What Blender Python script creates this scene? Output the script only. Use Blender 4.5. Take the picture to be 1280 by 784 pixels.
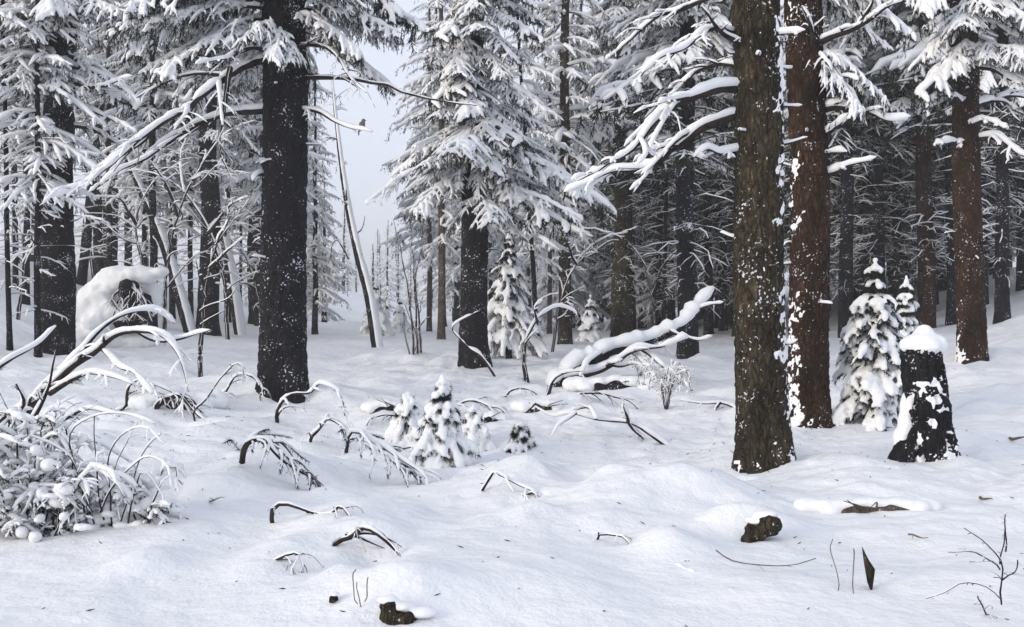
import bpy, math, random
import numpy as np
R = math.radians
for o in list(bpy.data.objects): bpy.data.objects.remove(o)
scene = bpy.context.scene
C = scene.collection

# ------------------------------------------------------------------ camera, sky, sun, exposure
EYE = 1.6; F = 1400.0; HOR = 392.0
cam = bpy.data.objects.new('camera', bpy.data.cameras.new('camera')); C.objects.link(cam)
cam.location = (0, 0, EYE); cam.rotation_euler = (R(90), 0, 0)
cam.data.sensor_width = 36.0; cam.data.lens = 36.0 * F / 1280.0
cam.data.clip_start = 0.1; cam.data.clip_end = 3000
scene.camera = cam

SUN_EL, SUN_AZ = 15.0, -125.0            # azimuth from +Y (into the picture), negative = left
w = bpy.data.worlds.new('World'); scene.world = w; w.use_nodes = True
wn = w.node_tree.nodes; wl = w.node_tree.links
bg = wn['Background']
sky = wn.new('ShaderNodeTexSky'); sky.sky_type = 'NISHITA'; sky.sun_disc = False
sky.sun_elevation = R(SUN_EL); sky.sun_rotation = R(SUN_AZ); sky.dust_density = 2.0
hs = wn.new('ShaderNodeHueSaturation'); hs.inputs['Saturation'].default_value = 0.30
mx = wn.new('ShaderNodeMix'); mx.data_type = 'RGBA'; mx.inputs[0].default_value = 0.62
mx.inputs[7].default_value = (10.0, 10.7, 12.6, 1)      # even bright cloud cover
wl.new(sky.outputs[0], hs.inputs['Color']); wl.new(hs.outputs[0], mx.inputs[6]); wl.new(mx.outputs[2], bg.inputs[0])
bg.inputs[1].default_value = 0.09
sl = bpy.data.lights.new('sun', 'SUN'); sl.energy = 1.5; sl.angle = R(24); sl.color = (1.0, 0.87, 0.66)
sun = bpy.data.objects.new('sun', sl); C.objects.link(sun)
sun.rotation_euler = (R(90 - SUN_EL), 0, R(180 - SUN_AZ))
sun.location = (-20, -10, 30)
vs = scene.view_settings; vs.view_transform = 'Standard'; vs.look = 'None'; vs.gamma = 1; vs.use_curve_mapping = False
vs.exposure = 0.40
scene.cycles.use_adaptive_sampling = True; scene.cycles.adaptive_threshold = 0.025
scene.cycles.max_bounces = 4; scene.cycles.diffuse_bounces = 3; scene.cycles.glossy_bounces = 1; scene.cycles.volume_bounces = 0
scene.cycles.caustics_reflective = False; scene.cycles.caustics_refractive = False

# ------------------------------------------------------------------ noise
def _h(ix, iy, iz, s):
    n = (ix * 374761393 + iy * 668265263 + iz * 2147483647 * 3 + s * 1274126177) & 0xFFFFFFFF
    n = ((n ^ (n >> 13)) * 1274126177) & 0xFFFFFFFF
    n = (n ^ (n >> 16)) & 0xFFFFFF
    return n / float(0xFFFFFF)
def vn(p, s=0):
    p = np.asarray(p, float); i = np.floor(p).astype(np.int64); f = p - i; f = f * f * (3 - 2 * f)
    x, y, z = i[..., 0], i[..., 1], i[..., 2]; u, v, w_ = f[..., 0], f[..., 1], f[..., 2]
    r = 0
    for a in (0, 1):
        for b in (0, 1):
            for c in (0, 1):
                r = r + _h(x + a, y + b, z + c, s) * (u if a else 1 - u) * (v if b else 1 - v) * (w_ if c else 1 - w_)
    return r * 2 - 1
def fbm(p, o=3, s=0):
    p = np.asarray(p, float); r = 0; a = 1; t = 0
    for k in range(o):
        r = r + a * vn(p * (2.03 ** k), s + k * 7); t += a; a *= .5
    return r / t
def smooth(a, b, x):
    t = np.clip((x - a) / (b - a), 0, 1); return t * t * (3 - 2 * t)

# ------------------------------------------------------------------ mesh helpers (everything is triangles)
class MB:
    def __init__(s): s.v = []; s.f = []; s.m = []; s.n = 0
    def add(s, v, f, m=0):
        v = np.asarray(v, float).reshape(-1, 3); f = np.asarray(f, np.int64).reshape(-1, 3)
        s.v.append(v); s.f.append(f + s.n); s.m.append(np.full(len(f), m)); s.n += len(v); return s
    def mesh(s, name, mats, shade=True):
        me = bpy.data.meshes.new(name)
        if not s.v: return me
        V = np.concatenate(s.v); Fc = np.concatenate(s.f); M = np.concatenate(s.m)
        me.vertices.add(len(V)); me.vertices.foreach_set('co', V.astype(np.float32).ravel())
        me.loops.add(len(Fc) * 3); me.loops.foreach_set('vertex_index', Fc.astype(np.int32).ravel())
        me.polygons.add(len(Fc)); me.polygons.foreach_set('loop_start', np.arange(0, len(Fc) * 3, 3, dtype=np.int32))
        me.polygons.foreach_set('material_index', M.astype(np.int32))
        me.polygons.foreach_set('use_smooth', np.full(len(Fc), shade))
        for m in (mats if isinstance(mats, (list, tuple)) else [mats]): me.materials.append(m)
        me.update(calc_edges=True); return me
def mkobj(name, me, parent=None, loc=(0, 0, 0), rz=0, link=True):
    o = bpy.data.objects.new(name, me)
    if link: C.objects.link(o)
    o.location = loc; o.rotation_euler = (0, 0, rz)
    if parent is not None: o.parent = parent
    return o
def thing(name, label, cat, loc=(0, 0, 0), group=None, me=None, kind=None):
    o = mkobj(name, me, None, loc); o['label'] = label; o['category'] = cat
    if group: o['group'] = group
    if kind: o['kind'] = kind
    return o
def nrm(a): return a / np.maximum(np.linalg.norm(a, axis=-1, keepdims=True), 1e-9)
UP = np.array([0, 0, 1.0])
def frames(P):
    T = nrm(np.gradient(P, axis=1))
    S = np.cross(T, UP); n = np.linalg.norm(S, axis=-1, keepdims=True)
    S = np.where(n < .08, np.array([1.0, 0, 0]), S / np.maximum(n, 1e-6))
    U = nrm(np.cross(S, T)); return T, S, U
def tubes(P, Rx, sides=5, Ry=None, off=None, cap=True):
    """batch of tubes: P (B,N,3), Rx half width (B,N), Ry half height, off = shift along the tube's own up"""
    P = np.asarray(P, float)
    if P.ndim == 2: P = P[None]
    B, N, _ = P.shape
    Rx = np.broadcast_to(np.asarray(Rx, float), (B, N)); Ry = Rx if Ry is None else np.broadcast_to(Ry, (B, N))
    T, S, U = frames(P)
    c = P if off is None else P + U * np.broadcast_to(off, (B, N))[..., None]
    a = np.arange(sides) * 2 * math.pi / sides
    V = c[:, :, None] + S[:, :, None] * (np.cos(a)[None, None, :, None] * Rx[:, :, None, None]) + U[:, :, None] * (np.sin(a)[None, None, :, None] * Ry[:, :, None, None])
    idx = np.arange(B * N * sides).reshape(B, N, sides); nx = np.roll(idx, -1, axis=2)
    a0, b0, c0, d0 = idx[:, :-1], nx[:, :-1], nx[:, 1:], idx[:, 1:]
    Fq = np.concatenate([np.stack([a0, b0, c0], -1).reshape(-1, 3), np.stack([a0, c0, d0], -1).reshape(-1, 3)])
    V = V.reshape(-1, 3)
    if cap:
        e = len(V); V = np.concatenate([V, c[:, 0] - T[:, 0] * Rx[:, :1] * .6, c[:, -1] + T[:, -1] * Rx[:, -1:] * .6])
        i0 = (e + np.arange(B))[:, None]; i1 = (e + B + np.arange(B))[:, None]
        f0 = np.stack([np.broadcast_to(i0, (B, sides)), nx[:, 0], idx[:, 0]], -1)
        f1 = np.stack([np.broadcast_to(i1, (B, sides)), idx[:, -1], nx[:, -1]], -1)
        Fq = np.concatenate([Fq, f0.reshape(-1, 3), f1.reshape(-1, 3)])
    return V, Fq
def snow_tubes(P, r, t, sides=6, seed=0, gap=-.45, lump=9.0):
    """snow lying along the top of limbs: thick where level, thin where steep, broken by gaps"""
    P = np.asarray(P, float)
    if P.ndim == 2: P = P[None]
    T, S, U = frames(P)
    hz = np.sqrt(np.clip(1 - T[..., 2] ** 2, 0, 1)); hz = smooth(.25, .8, hz)
    q = vn(P * lump, seed) * .6 + vn(P * lump * .4, seed + 3) * .6
    th = np.broadcast_to(t, q.shape) * np.clip(.72 + .55 * q, .05, 2) * hz * smooth(gap - .25, gap + .1, q)
    e = np.ones(P.shape[1]); e[0] = .6; e[-1] = .35; th = th * e
    r = np.broadcast_to(r, q.shape)
    return tubes(P, r * .75 + th * .62, sides, th * .62 + r * .25, r * .55 + th * .32)
def ico(sub=2):
    import bmesh
    bm = bmesh.new(); bmesh.ops.create_icosphere(bm, subdivisions=sub, radius=1)
    V = np.array([v.co[:] for v in bm.verts]); Fc = np.array([[v.index for v in f.verts] for f in bm.faces]); bm.free(); return V, Fc
ICO = {k: ico(k) for k in (1, 2, 3)}
def blobs(mb, cs, rs, sub=2, m=0):
    V, Fc = ICO[sub]; cs = np.asarray(cs, float).reshape(-1, 3); rs = np.asarray(rs, float)
    if rs.ndim == 1: rs = np.repeat(rs[:, None], 3, 1)
    A = cs[:, None] + V[None] * rs[:, None]
    f = Fc[None] + (np.arange(len(cs)) * len(V))[:, None, None]
    mb.add(A, f, m)
def remesh(mb, name, voxel, mat, it=4, noise=0, nscale=8.0):
    """fuse overlapping lumps into one skin of snow"""
    me = mb.mesh(name, mat); o = bpy.data.objects.new(name, me); C.objects.link(o)
    md = o.modifiers.new('r', 'REMESH'); md.mode = 'VOXEL'; md.voxel_size = voxel
    if it: s = o.modifiers.new('s', 'SMOOTH'); s.iterations = it; s.factor = .5
    dg = bpy.context.evaluated_depsgraph_get(); dg.update()
    r = bpy.data.meshes.new_from_object(o.evaluated_get(dg), depsgraph=dg)
    bpy.data.objects.remove(o); bpy.data.meshes.remove(me)
    r.name = name; r.materials.clear(); r.materials.append(mat)
    r.polygons.foreach_set('use_smooth', np.ones(len(r.polygons), bool))
    if noise:
        V = np.empty(len(r.vertices) * 3, np.float32); r.vertices.foreach_get('co', V); V = V.reshape(-1, 3)
        Nn = np.empty(len(r.vertices) * 3, np.float32); r.vertices.foreach_get('normal', Nn); Nn = Nn.reshape(-1, 3)
        V = V + Nn * (fbm(V * nscale, 2)[:, None] * noise); r.vertices.foreach_set('co', V.astype(np.float32).ravel())
    r.update(); return r

# ------------------------------------------------------------------ materials
def mat(name, build, rough=.8, spec=.25):
    m = bpy.data.materials.new(name); m.use_nodes = True; nt = m.node_tree
    p = nt.nodes['Principled BSDF']; p.inputs['Roughness'].default_value = rough
    p.inputs['Specular IOR Level'].default_value = spec
    build(nt, nt.nodes, nt.links, p); return m
def node(N, t, **k):
    n = N.new(t)
    for a, b in k.items(): setattr(n, a, b)
    return n
def ramp(N, L, src, stops):
    r = N.new('ShaderNodeValToRGB'); e = r.color_ramp.elements
    while len(e) < len(stops): e.new(.5)
    for q, (pos, col) in zip(e, stops): q.position = pos; q.color = (*col, 1)
    L.new(src, r.inputs[0]); return r.outputs[0]
def mapped(N, L, scale=(1, 1, 1), kind='Object'):
    tc = N.new('ShaderNodeTexCoord'); mp = N.new('ShaderNodeMapping'); mp.inputs['Scale'].default_value = scale
    L.new(tc.outputs[kind], mp.inputs[0]); return mp.outputs[0]
def tex(N, L, vec, kind='Noise', scale=5, detail=4, **k):
    n = N.new('ShaderNodeTex' + kind); L.new(vec, n.inputs['Vector']); n.inputs['Scale'].default_value = scale
    if 'Detail' in n.inputs: n.inputs['Detail'].default_value = detail
    for a, b in k.items(): setattr(n, a, b)
    return n
def bump(N, L, p, h, s=.3, d=.02, prev=None):
    b = N.new('ShaderNodeBump'); b.inputs['Strength'].default_value = s; b.inputs['Distance'].default_value = d
    L.new(h, b.inputs['Height'])
    if prev: L.new(prev, b.inputs['Normal'])
    L.new(b.outputs[0], p.inputs['Normal']); return b.outputs[0]
def b_snow(nt, N, L, p, fine=70):
    v = mapped(N, L); a = tex(N, L, v, 'Noise', 3, 3)
    L.new(ramp(N, L, a.outputs[0], [(.3, (.83, .845, .865)), (.7, (.88, .885, .895))]), p.inputs['Base Color'])
    f = tex(N, L, v, 'Noise', fine, 5); g = tex(N, L, v, 'Noise', 14, 4)
    q = bump(N, L, p, g.outputs[0], .35, .03); bump(N, L, p, f.outputs[0], .35, .006, q)
    p.inputs['Subsurface Weight'].default_value = 0
M_snow = mat('snow', b_snow, .65, .2)
def b_ground(nt, N, L, p):
    v = mapped(N, L); a = tex(N, L, v, 'Noise', .7, 5); 
    L.new(ramp(N, L, a.outputs[0], [(.3, (.82, .835, .865)), (.7, (.88, .885, .90))]), p.inputs['Base Color'])
    g = tex(N, L, v, 'Noise', 5, 5); f = tex(N, L, v, 'Noise', 38, 6); h = tex(N, L, v, 'Noise', 190, 3)
    q = bump(N, L, p, g.outputs[0], .55, .08); q = bump(N, L, p, f.outputs[0], .5, .014, q); bump(N, L, p, h.outputs[0], .45, .004, q)
M_ground = mat('snow_ground', b_ground, .6, .25)
def bark(dark, mid, light, frost, scale=1.0):
    def b(nt, N, L, p):
        v = mapped(N, L, (1, 1, .34)); n0 = tex(N, L, v, 'Noise', 7 * scale, 4)
        ad = N.new('ShaderNodeVectorMath'); ad.operation = 'MULTIPLY_ADD'; ad.inputs[1].default_value = (.16, .16, .16)
        L.new(n0.outputs['Color'], ad.inputs[0]); L.new(v, ad.inputs[2])
        vo = tex(N, L, ad.outputs[0], 'Voronoi', 19 * scale, feature='DISTANCE_TO_EDGE')
        crack = ramp(N, L, vo.outputs[0], [(.0, (0, 0, 0)), (.16, (.55, .55, .55)), (.45, (1, 1, 1))])
        v3 = mapped(N, L, (1, 1, .6)); n1 = tex(N, L, v3, 'Noise', 42 * scale, 6); n2 = tex(N, L, v3, 'Noise', 3.5, 4)
        hgt = node(N, 'ShaderNodeMath', operation='MULTIPLY_ADD'); L.new(n1.outputs[0], hgt.inputs[0]); hgt.inputs[1].default_value = .55; L.new(crack, hgt.inputs[2])
        tone = node(N, 'ShaderNodeMath', operation='MULTIPLY'); L.new(hgt.outputs[0], tone.inputs[0])
        pt = ramp(N, L, n2.outputs[0], [(.32, (.35, .35, .35)), (.68, (.85, .85, .85))]); L.new(pt, tone.inputs[1])
        col = ramp(N, L, tone.outputs[0], [(.1, dark), (.55, mid), (1.0, light)])
        v2 = mapped(N, L); s1 = tex(N, L, v2, 'Noise', 34, 3); s2 = tex(N, L, v2, 'Noise', 3.2, 2)
        a2 = node(N, 'ShaderNodeMath', operation='MULTIPLY_ADD'); L.new(s2.outputs[0], a2.inputs[0]); a2.inputs[1].default_value = .55; L.new(s1.outputs[0], a2.inputs[2])
        mk = ramp(N, L, a2.outputs[0], [(frost, (0, 0, 0)), (frost + .03, (1, 1, 1))])
        mxx = node(N, 'ShaderNodeMix', data_type='RGBA'); L.new(mk, mxx.inputs[0]); L.new(col, mxx.inputs[6]); mxx.inputs[7].default_value = (.74, .76, .82, 1)
        L.new(mxx.outputs[2], p.inputs['Base Color'])
        bump(N, L, p, hgt.outputs[0], 1.0, .03)
    return b
M_bark_spruce = mat('bark_spruce', bark((.008, .008, .011), (.024, .023, .026), (.075, .07, .068), .955), .9, .15)
M_bark_pine = mat('bark_pine', bark((.007, .006, .005), (.08, .064, .038), (.40, .30, .16), .95), .9, .15)
M_bark_red = mat('bark_red', bark((.007, .006, .005), (.07, .038, .022), (.36, .18, .085), .965), .9, .15)
M_bark_pale = mat('bark_pale', bark((.05, .04, .035), (.17, .14, .10), (.32, .27, .2), .95), .9, .15)
def b_twig(nt, N, L, p):
    v = mapped(N, L); a = tex(N, L, v, 'Noise', 14, 4)
    L.new(ramp(N, L, a.outputs[0], [(.3, (.012, .010, .010)), (.7, (.05, .038, .030))]), p.inputs['Base Color']); bump(N, L, p, a.outputs[0], .5, .01)
M_twig = mat('twig', b_twig, .9, .15)
def b_straw(nt, N, L, p):
    v = mapped(N, L); a = tex(N, L, v, 'Noise', 20, 3)
    L.new(ramp(N, L, a.outputs[0], [(.3, (.10, .07, .04)), (.7, (.26, .2, .12))]), p.inputs['Base Color'])
M_straw = mat('dry_stem', b_straw, .9, .15)
def b_needle(nt, N, L, p):
    v = mapped(N, L); a = tex(N, L, v, 'Noise', 3.5, 3)
    L.new(ramp(N, L, a.outputs[0], [(.3, (.010, .016, .014)), (.6, (.022, .032, .022)), (.8, (.05, .05, .028))]), p.inputs['Base Color'])
M_needle = mat('needles', b_needle, .7, .25)
def b_leaf(nt, N, L, p):
    v = mapped(N, L); a = tex(N, L, v, 'Noise', 12, 3)
    L.new(ramp(N, L, a.outputs[0], [(.3, (.10, .045, .02)), (.7, (.30, .16, .07))]), p.inputs['Base Color'])
M_leaf = mat('dead_leaf', b_leaf, .8, .2)
def b_feather(nt, N, L, p):
    v = mapped(N, L); a = tex(N, L, v, 'Noise', 40, 3)
    L.new(ramp(N, L, a.outputs[0], [(.3, (.09, .075, .065)), (.7, (.22, .19, .17))]), p.inputs['Base Color'])
M_feather = mat('feather', b_feather, .8, .2)
def b_beak(nt, N, L, p): p.inputs['Base Color'].default_value = (.03, .028, .025, 1)
M_beak = mat('beak', b_beak, .5, .3)

# ------------------------------------------------------------------ terrain
YS = [-80, 0, 5.7, 9, 12, 17, 22, 26, 40, 80, 200, 2000]; ZS = [-.2, 0, 0, .02, .02, .33, .50, .62, .86, 1.2, 1.7, 3.0]
def base_h(X, Y):
    z = np.interp(Y, YS, ZS)
    rr = np.clip(X - 3.6, 0, 14.5); z = z + .0115 * rr * rr * smooth(8, 18, Y)
    ll = np.clip(-X - 5.5, 0, 11.5); z = z + .0195 * ll * ll * smooth(8, 18, Y)
    ll2 = np.clip(-X - 1.6, 0, 4); z = z + .055 * ll2 * smooth(6, 10, Y) * (1 - smooth(13, 20, Y))
    z = z + .05 * fbm(np.stack([X * .35, Y * .35, X * 0], -1), 2, 5) * smooth(2, 8, Y)
    return z
GS = []     # snow hummocks: x, y, rx, ry, h
def ray(px, py): return (px - 640) / F, -(py - HOR) / F
def height(X, Y):
    X = np.asarray(X, float); Y = np.asarray(Y, float); z = base_h(X, Y)
    for (gx, gy, rx, ry, gh) in GS:
        q = ((X - gx) / rx) ** 2 + ((Y - gy) / ry) ** 2
        z = z + gh * np.exp(-np.minimum(q, 30))
    q = np.stack([X * 1.1, Y * 1.1, X * 0], -1)
    n3 = fbm(q * 2.3, 3, 33); z = z + .05 * fbm(q, 3, 21) * smooth(3, 7, Y) + .05 * (1 - np.abs(n3) * 2.4) * smooth(6, 11, Y) * (1 - .6 * smooth(22, 40, Y)) + .014 * fbm(q * 4.6, 3, 29)
    return z
_Y = np.concatenate([np.arange(4, 30, .03), np.arange(30, 150, .2)])
def hit(px, py):
    u, s = ray(px, py); z = height(u * _Y, _Y); r = EYE + s * _Y
    k = np.argmax(r <= z); 
    if r[k] > z[k]: k = len(_Y) - 1
    y = _Y[k]; return np.array([u * y, y, z[k]])
def at(px, py, d):
    u, s = ray(px, py); return np.array([u * d, d, EYE + s * d])
def gz(x, y): return float(height(np.array([x]), np.array([y]))[0])
# hummocks seen in the snow (place in the photograph, half width in px, height m)
for px, py, wpx, hh in [(480, 525, 55, .16), (420, 500, 45, .12), (640, 560, 60, .12), (700, 520, 70, .14), (560, 480, 70, .10),
        (670, 660, 60, .10), (745, 640, 60, .11), (800, 640, 60, .09), (840, 690, 55, .10), (850, 610, 130, .015), (900, 640, 60, .05),
        (1080, 620, 90, .13), (1170, 600, 90, .07), (440, 410, 40, .35), (250, 560, 80, .10), (330, 600, 60, .10), (430, 660, 70, .14),
        (505, 735, 70, .04), (330, 710, 50, .07), (160, 718, 34, .03), (620, 610, 70, .10), (960, 690, 80, -.06), (570, 700, 90, .05),
        (1200, 720, 100, .07), (1240, 560, 90, .10), (1130, 700, 70, -.05), (760, 590, 60, -.05), (770, 490, 60, .14), (830, 460, 50, .12), (880, 520, 60, .10),
        (180, 470, 60, .22), (290, 480, 45, .14), (110, 560, 80, .12), (700, 470, 50, .15), (957, 585, 75, .10), (1015, 535, 55, .1), (353, 494, 60, .13),
        (592, 460, 45, .10), (1163, 572, 50, .12), (1095, 525, 70, .12), (860, 445, 35, .1), (778, 424, 35, .1), (1215, 450, 45, .1), (700, 720, 80, .05), (240, 660, 90, .05)]:
    u, s = ray(px, py); zz = base_h(u * _Y, _Y); k = int(np.argmax(EYE + s * _Y <= zz)); y = float(_Y[k]); rr = wpx / F * y
    GS.append((u * y, y, rr, rr * 1.25 + .12, hh))
rng = np.random.default_rng(4)
for px, py, wpx, hh in [(957, 580, 46, .10), (1013, 532, 36, .10), (354, 490, 44, .12), (593, 457, 30, .10), (1214, 450, 28, .10), (70, 440, 34, .12), (1166, 573, 38, .08)]:
    u, s = ray(px, py); zz = base_h(u * _Y, _Y); k = int(np.argmax(EYE + s * _Y <= zz)); y = float(_Y[k]); GS.append((u * y, y, wpx / F * y, wpx / F * y, hh))
LOGS = [(770, 484, 66), (675, 512, 36), (480, 512, 30), (425, 507, 24), (615, 527, 24), (655, 620, 34), (845, 708, 26), (218, 506, 60), (1092, 640, 96), (160, 730, 24), (352, 710, 32), (760, 678, 34), (500, 560, 40), (950, 672, 50), (490, 776, 44)]
for px, py, wpx in LOGS:
    u, s = ray(px, py); zz = base_h(u * _Y, _Y); k = int(np.argmax(EYE + s * _Y <= zz)); y = float(_Y[k]); rr = wpx * .75 / F * y
    GS.append((u * y, y + .34, rr + .12, .3, .07))
for px, py, rx, hh in [(465, 690, .22, .11), (400, 632, .3, .08), (352, 572, .3, .1), (466, 716, .16, -.12), (930, 668, .42, .11), (505, 772, .34, .06), (416, 752, .12, .07)]:
    u, s = ray(px, py); zz = base_h(u * _Y, _Y); k = int(np.argmax(EYE + s * _Y <= zz)); y = float(_Y[k]); GS.append((u * y, y + .2, rx, .2, hh))
for k in range(260):
    y = 6 + 22 * rng.random() ** .8; x = rng.uniform(-.5, .5) * y; r_ = rng.uniform(.13, .5)
    GS.append((x, y, r_, r_ * rng.uniform(.8, 1.3), rng.uniform(.02, .15) * min(1, r_ / .32) * (1 if y > 9 else .55)))
def build_ground():
    t = np.linspace(-1, 1, 381); xs = np.sinh(t * 7.2) / math.sinh(7.2) * 900
    xs = np.sign(t) * (np.abs(t) * 8 + (np.exp(np.abs(t) * 6.2) - 1 - 6.2 * np.abs(t)) / (math.exp(6.2) - 7.2) * 380)
    ys = np.concatenate([np.linspace(-60, 3.5, 40), np.arange(3.5, 15, .046), np.geomspace(15, 34, 150), np.geomspace(34.3, 420, 60)])
    ys = np.unique(ys)
    X, Y = np.meshgrid(xs, ys); Z = height(X, Y); nx_ = len(xs); ny_ = len(ys)
    V = np.stack([X, Y, Z], -1).reshape(-1, 3); i = np.arange(nx_ * ny_).reshape(ny_, nx_)
    a, b, c, d = i[:-1, :-1], i[:-1, 1:], i[1:, 1:], i[1:, :-1]
    Fq = np.concatenate([np.stack([a, b, c], -1).reshape(-1, 3), np.stack([a, c, d], -1).reshape(-1, 3)])
    o = mkobj('snow_ground', MB().add(V, Fq).mesh('snow_ground', M_ground)); o['kind'] = 'structure'
    o['label'] = 'deep uneven snow covering the forest floor'
build_ground()

# ------------------------------------------------------------------ limbs, boughs
def curve(pts, n):
    """Catmull-Rom through points, resampled evenly to n"""
    p = np.asarray(pts, float)
    if len(p) == 2: t = np.linspace(0, 1, n)[:, None]; return p[0] * (1 - t) + p[1] * t
    q = np.concatenate([[2 * p[0] - p[1]], p, [2 * p[-1] - p[-2]]]); out = []
    for i in range(len(p) - 1):
        t = np.linspace(0, 1, 14, endpoint=False)[:, None]; a, b, c, d = q[i:i + 4]
        out.append(.5 * (2 * b + (c - a) * t + (2 * a - 5 * b + 4 * c - d) * t * t + (3 * b - a - 3 * c + d) * t ** 3))
    o = np.concatenate(out + [p[-1:]]); s = np.concatenate([[0], np.cumsum(np.linalg.norm(np.diff(o, axis=0), axis=1))])
    x = np.linspace(0, s[-1], n); return np.stack([np.interp(x, s, o[:, k]) for k in range(3)], -1)
def offshoots(P, rad, n, lfrac, rg, N=8, droop=.25, spread=1.0, s0=.2, flat=.5, upb=0.0):
    """child twigs along one limb P (N,3): returns (B,N,3), (B,N)"""
    L = np.linalg.norm(np.diff(P, axis=0), axis=1).sum(); m = len(P)
    s = s0 + (1 - s0) * .97 * (np.arange(n) + rg.random(n)) / n; k = np.clip((s * (m - 1)).astype(int), 0, m - 2)
    T = nrm(np.gradient(P, axis=0))[k]; base = P[k]
    S = np.cross(T, UP); S = nrm(S + 1e-6); U = np.cross(S, T)
    sg = np.where(np.arange(n) % 2 == 0, 1, -1) * np.where(rg.random(n) < .15, -1, 1)
    an = rg.uniform(-flat, flat, n) + upb
    side = S * (sg * np.cos(an))[:, None] + U * np.sin(an)[:, None]
    sp = spread * rg.uniform(.7, 1.3, n)[:, None]; D = nrm(T + side * sp)
    ln = L * lfrac * rg.uniform(.5, 1.2, n) * (1 - .65 * s)
    t = np.linspace(0, 1, N)[None, :, None]
    Q = base[:, None] + D[:, None] * t * ln[:, None, None]
    Q = Q + UP * (-droop * t ** 2 * ln[:, None, None]) + (rg.normal(0, .05, (n, 1, 3)) * np.sin(t * 5 + rg.random((n, 1, 1)) * 6)) * ln[:, None, None]
    r0 = np.interp(s, np.linspace(0, 1, m), rad) * .62
    return Q, r0[:, None] * (1 - .75 * t[..., 0])
_seed = [100]
def limb(parent, base, pts, w0, w1, snow=.06, tw=8, tl=.3, sub=3, n=None, matl=None, sides=6, droop=.25, upb=0.0, s0=.2, name='branch', gap=-.45, leaf=0, kink=.02, spread=1.0):
    """branch > snow: a crooked limb with twigs; pts world, w0/w1 radii in m"""
    _seed[0] += 1; sd = _seed[0]; rg = np.random.default_rng(sd)
    pts = np.asarray(pts, float) - np.asarray(base, float)
    L = np.linalg.norm(np.diff(pts, axis=0), axis=1).sum(); n = n or int(np.clip(L / .055, 10, 60))
    P = curve(pts, n); P = P + np.stack([vn(P * 4 + 31 * k, sd + k) for k in range(3)], -1) * kink * smooth(0, .15, np.linspace(0, 1, n))[:, None] * smooth(0, .15, np.linspace(1, 0, n))[:, None]
    rad = np.linspace(w0, w1, n) * (1 + .15 * vn(P * 12, sd))
    wd = MB(); sn = MB(); wd.add(*tubes(P, rad, sides)); 
    if snow: sn.add(*snow_tubes(P, rad, snow, 8, sd, gap))
    if tw:
        Q, qr = offshoots(P, rad, tw, tl, rg, 9, droop, spread, s0, upb=upb); wd.add(*tubes(Q, qr, 4))
        if snow: sn.add(*snow_tubes(Q, qr, snow * .55, 5, sd + 1, gap))
        if sub:
            for q, r_ in zip(Q, qr):
                Q2, r2 = offshoots(q, r_, sub, .5, rg, 5, droop, spread, .25, upb=upb); wd.add(*tubes(Q2, np.maximum(r2, .0022), 3))
                if snow: sn.add(*snow_tubes(Q2, r2, snow * .34, 4, sd + 2, gap))
                if leaf:
                    e = Q2[:, 2:, :].reshape(-1, 3); e = e[rg.random(len(e)) < leaf]
                    D = rg.normal(0, 1, (len(e), 3)); D[:, 2] -= .6; D = nrm(D) * rg.uniform(.02, .045, (len(e), 1)); W = nrm(np.cross(D, rg.normal(0, 1, D.shape))) * .011
                    V = np.stack([e, e + D * .5 + W, e + D, e + D * .5 - W], 1); i = np.arange(len(e))[:, None] * 4
                    wd.add(V, np.concatenate([i + [0, 1, 2], i + [0, 2, 3]]), 1)
    b = mkobj(name, wd.mesh(name, [matl or M_twig, M_leaf]), parent)
    if snow: mkobj('snow', sn.mesh('snow', M_snow), b)
    return b
def pxpath(pts, d0, d1=None, bow=0):
    """points of the photograph taken out to depth d0..d1 metres"""
    d1 = d0 if d1 is None else d1; n = len(pts)
    return np.array([at(x, y, d0 + (d1 - d0) * i / (n - 1) + bow * math.sin(math.pi * i / (n - 1))) for i, (x, y) in enumerate(pts)])

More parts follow.
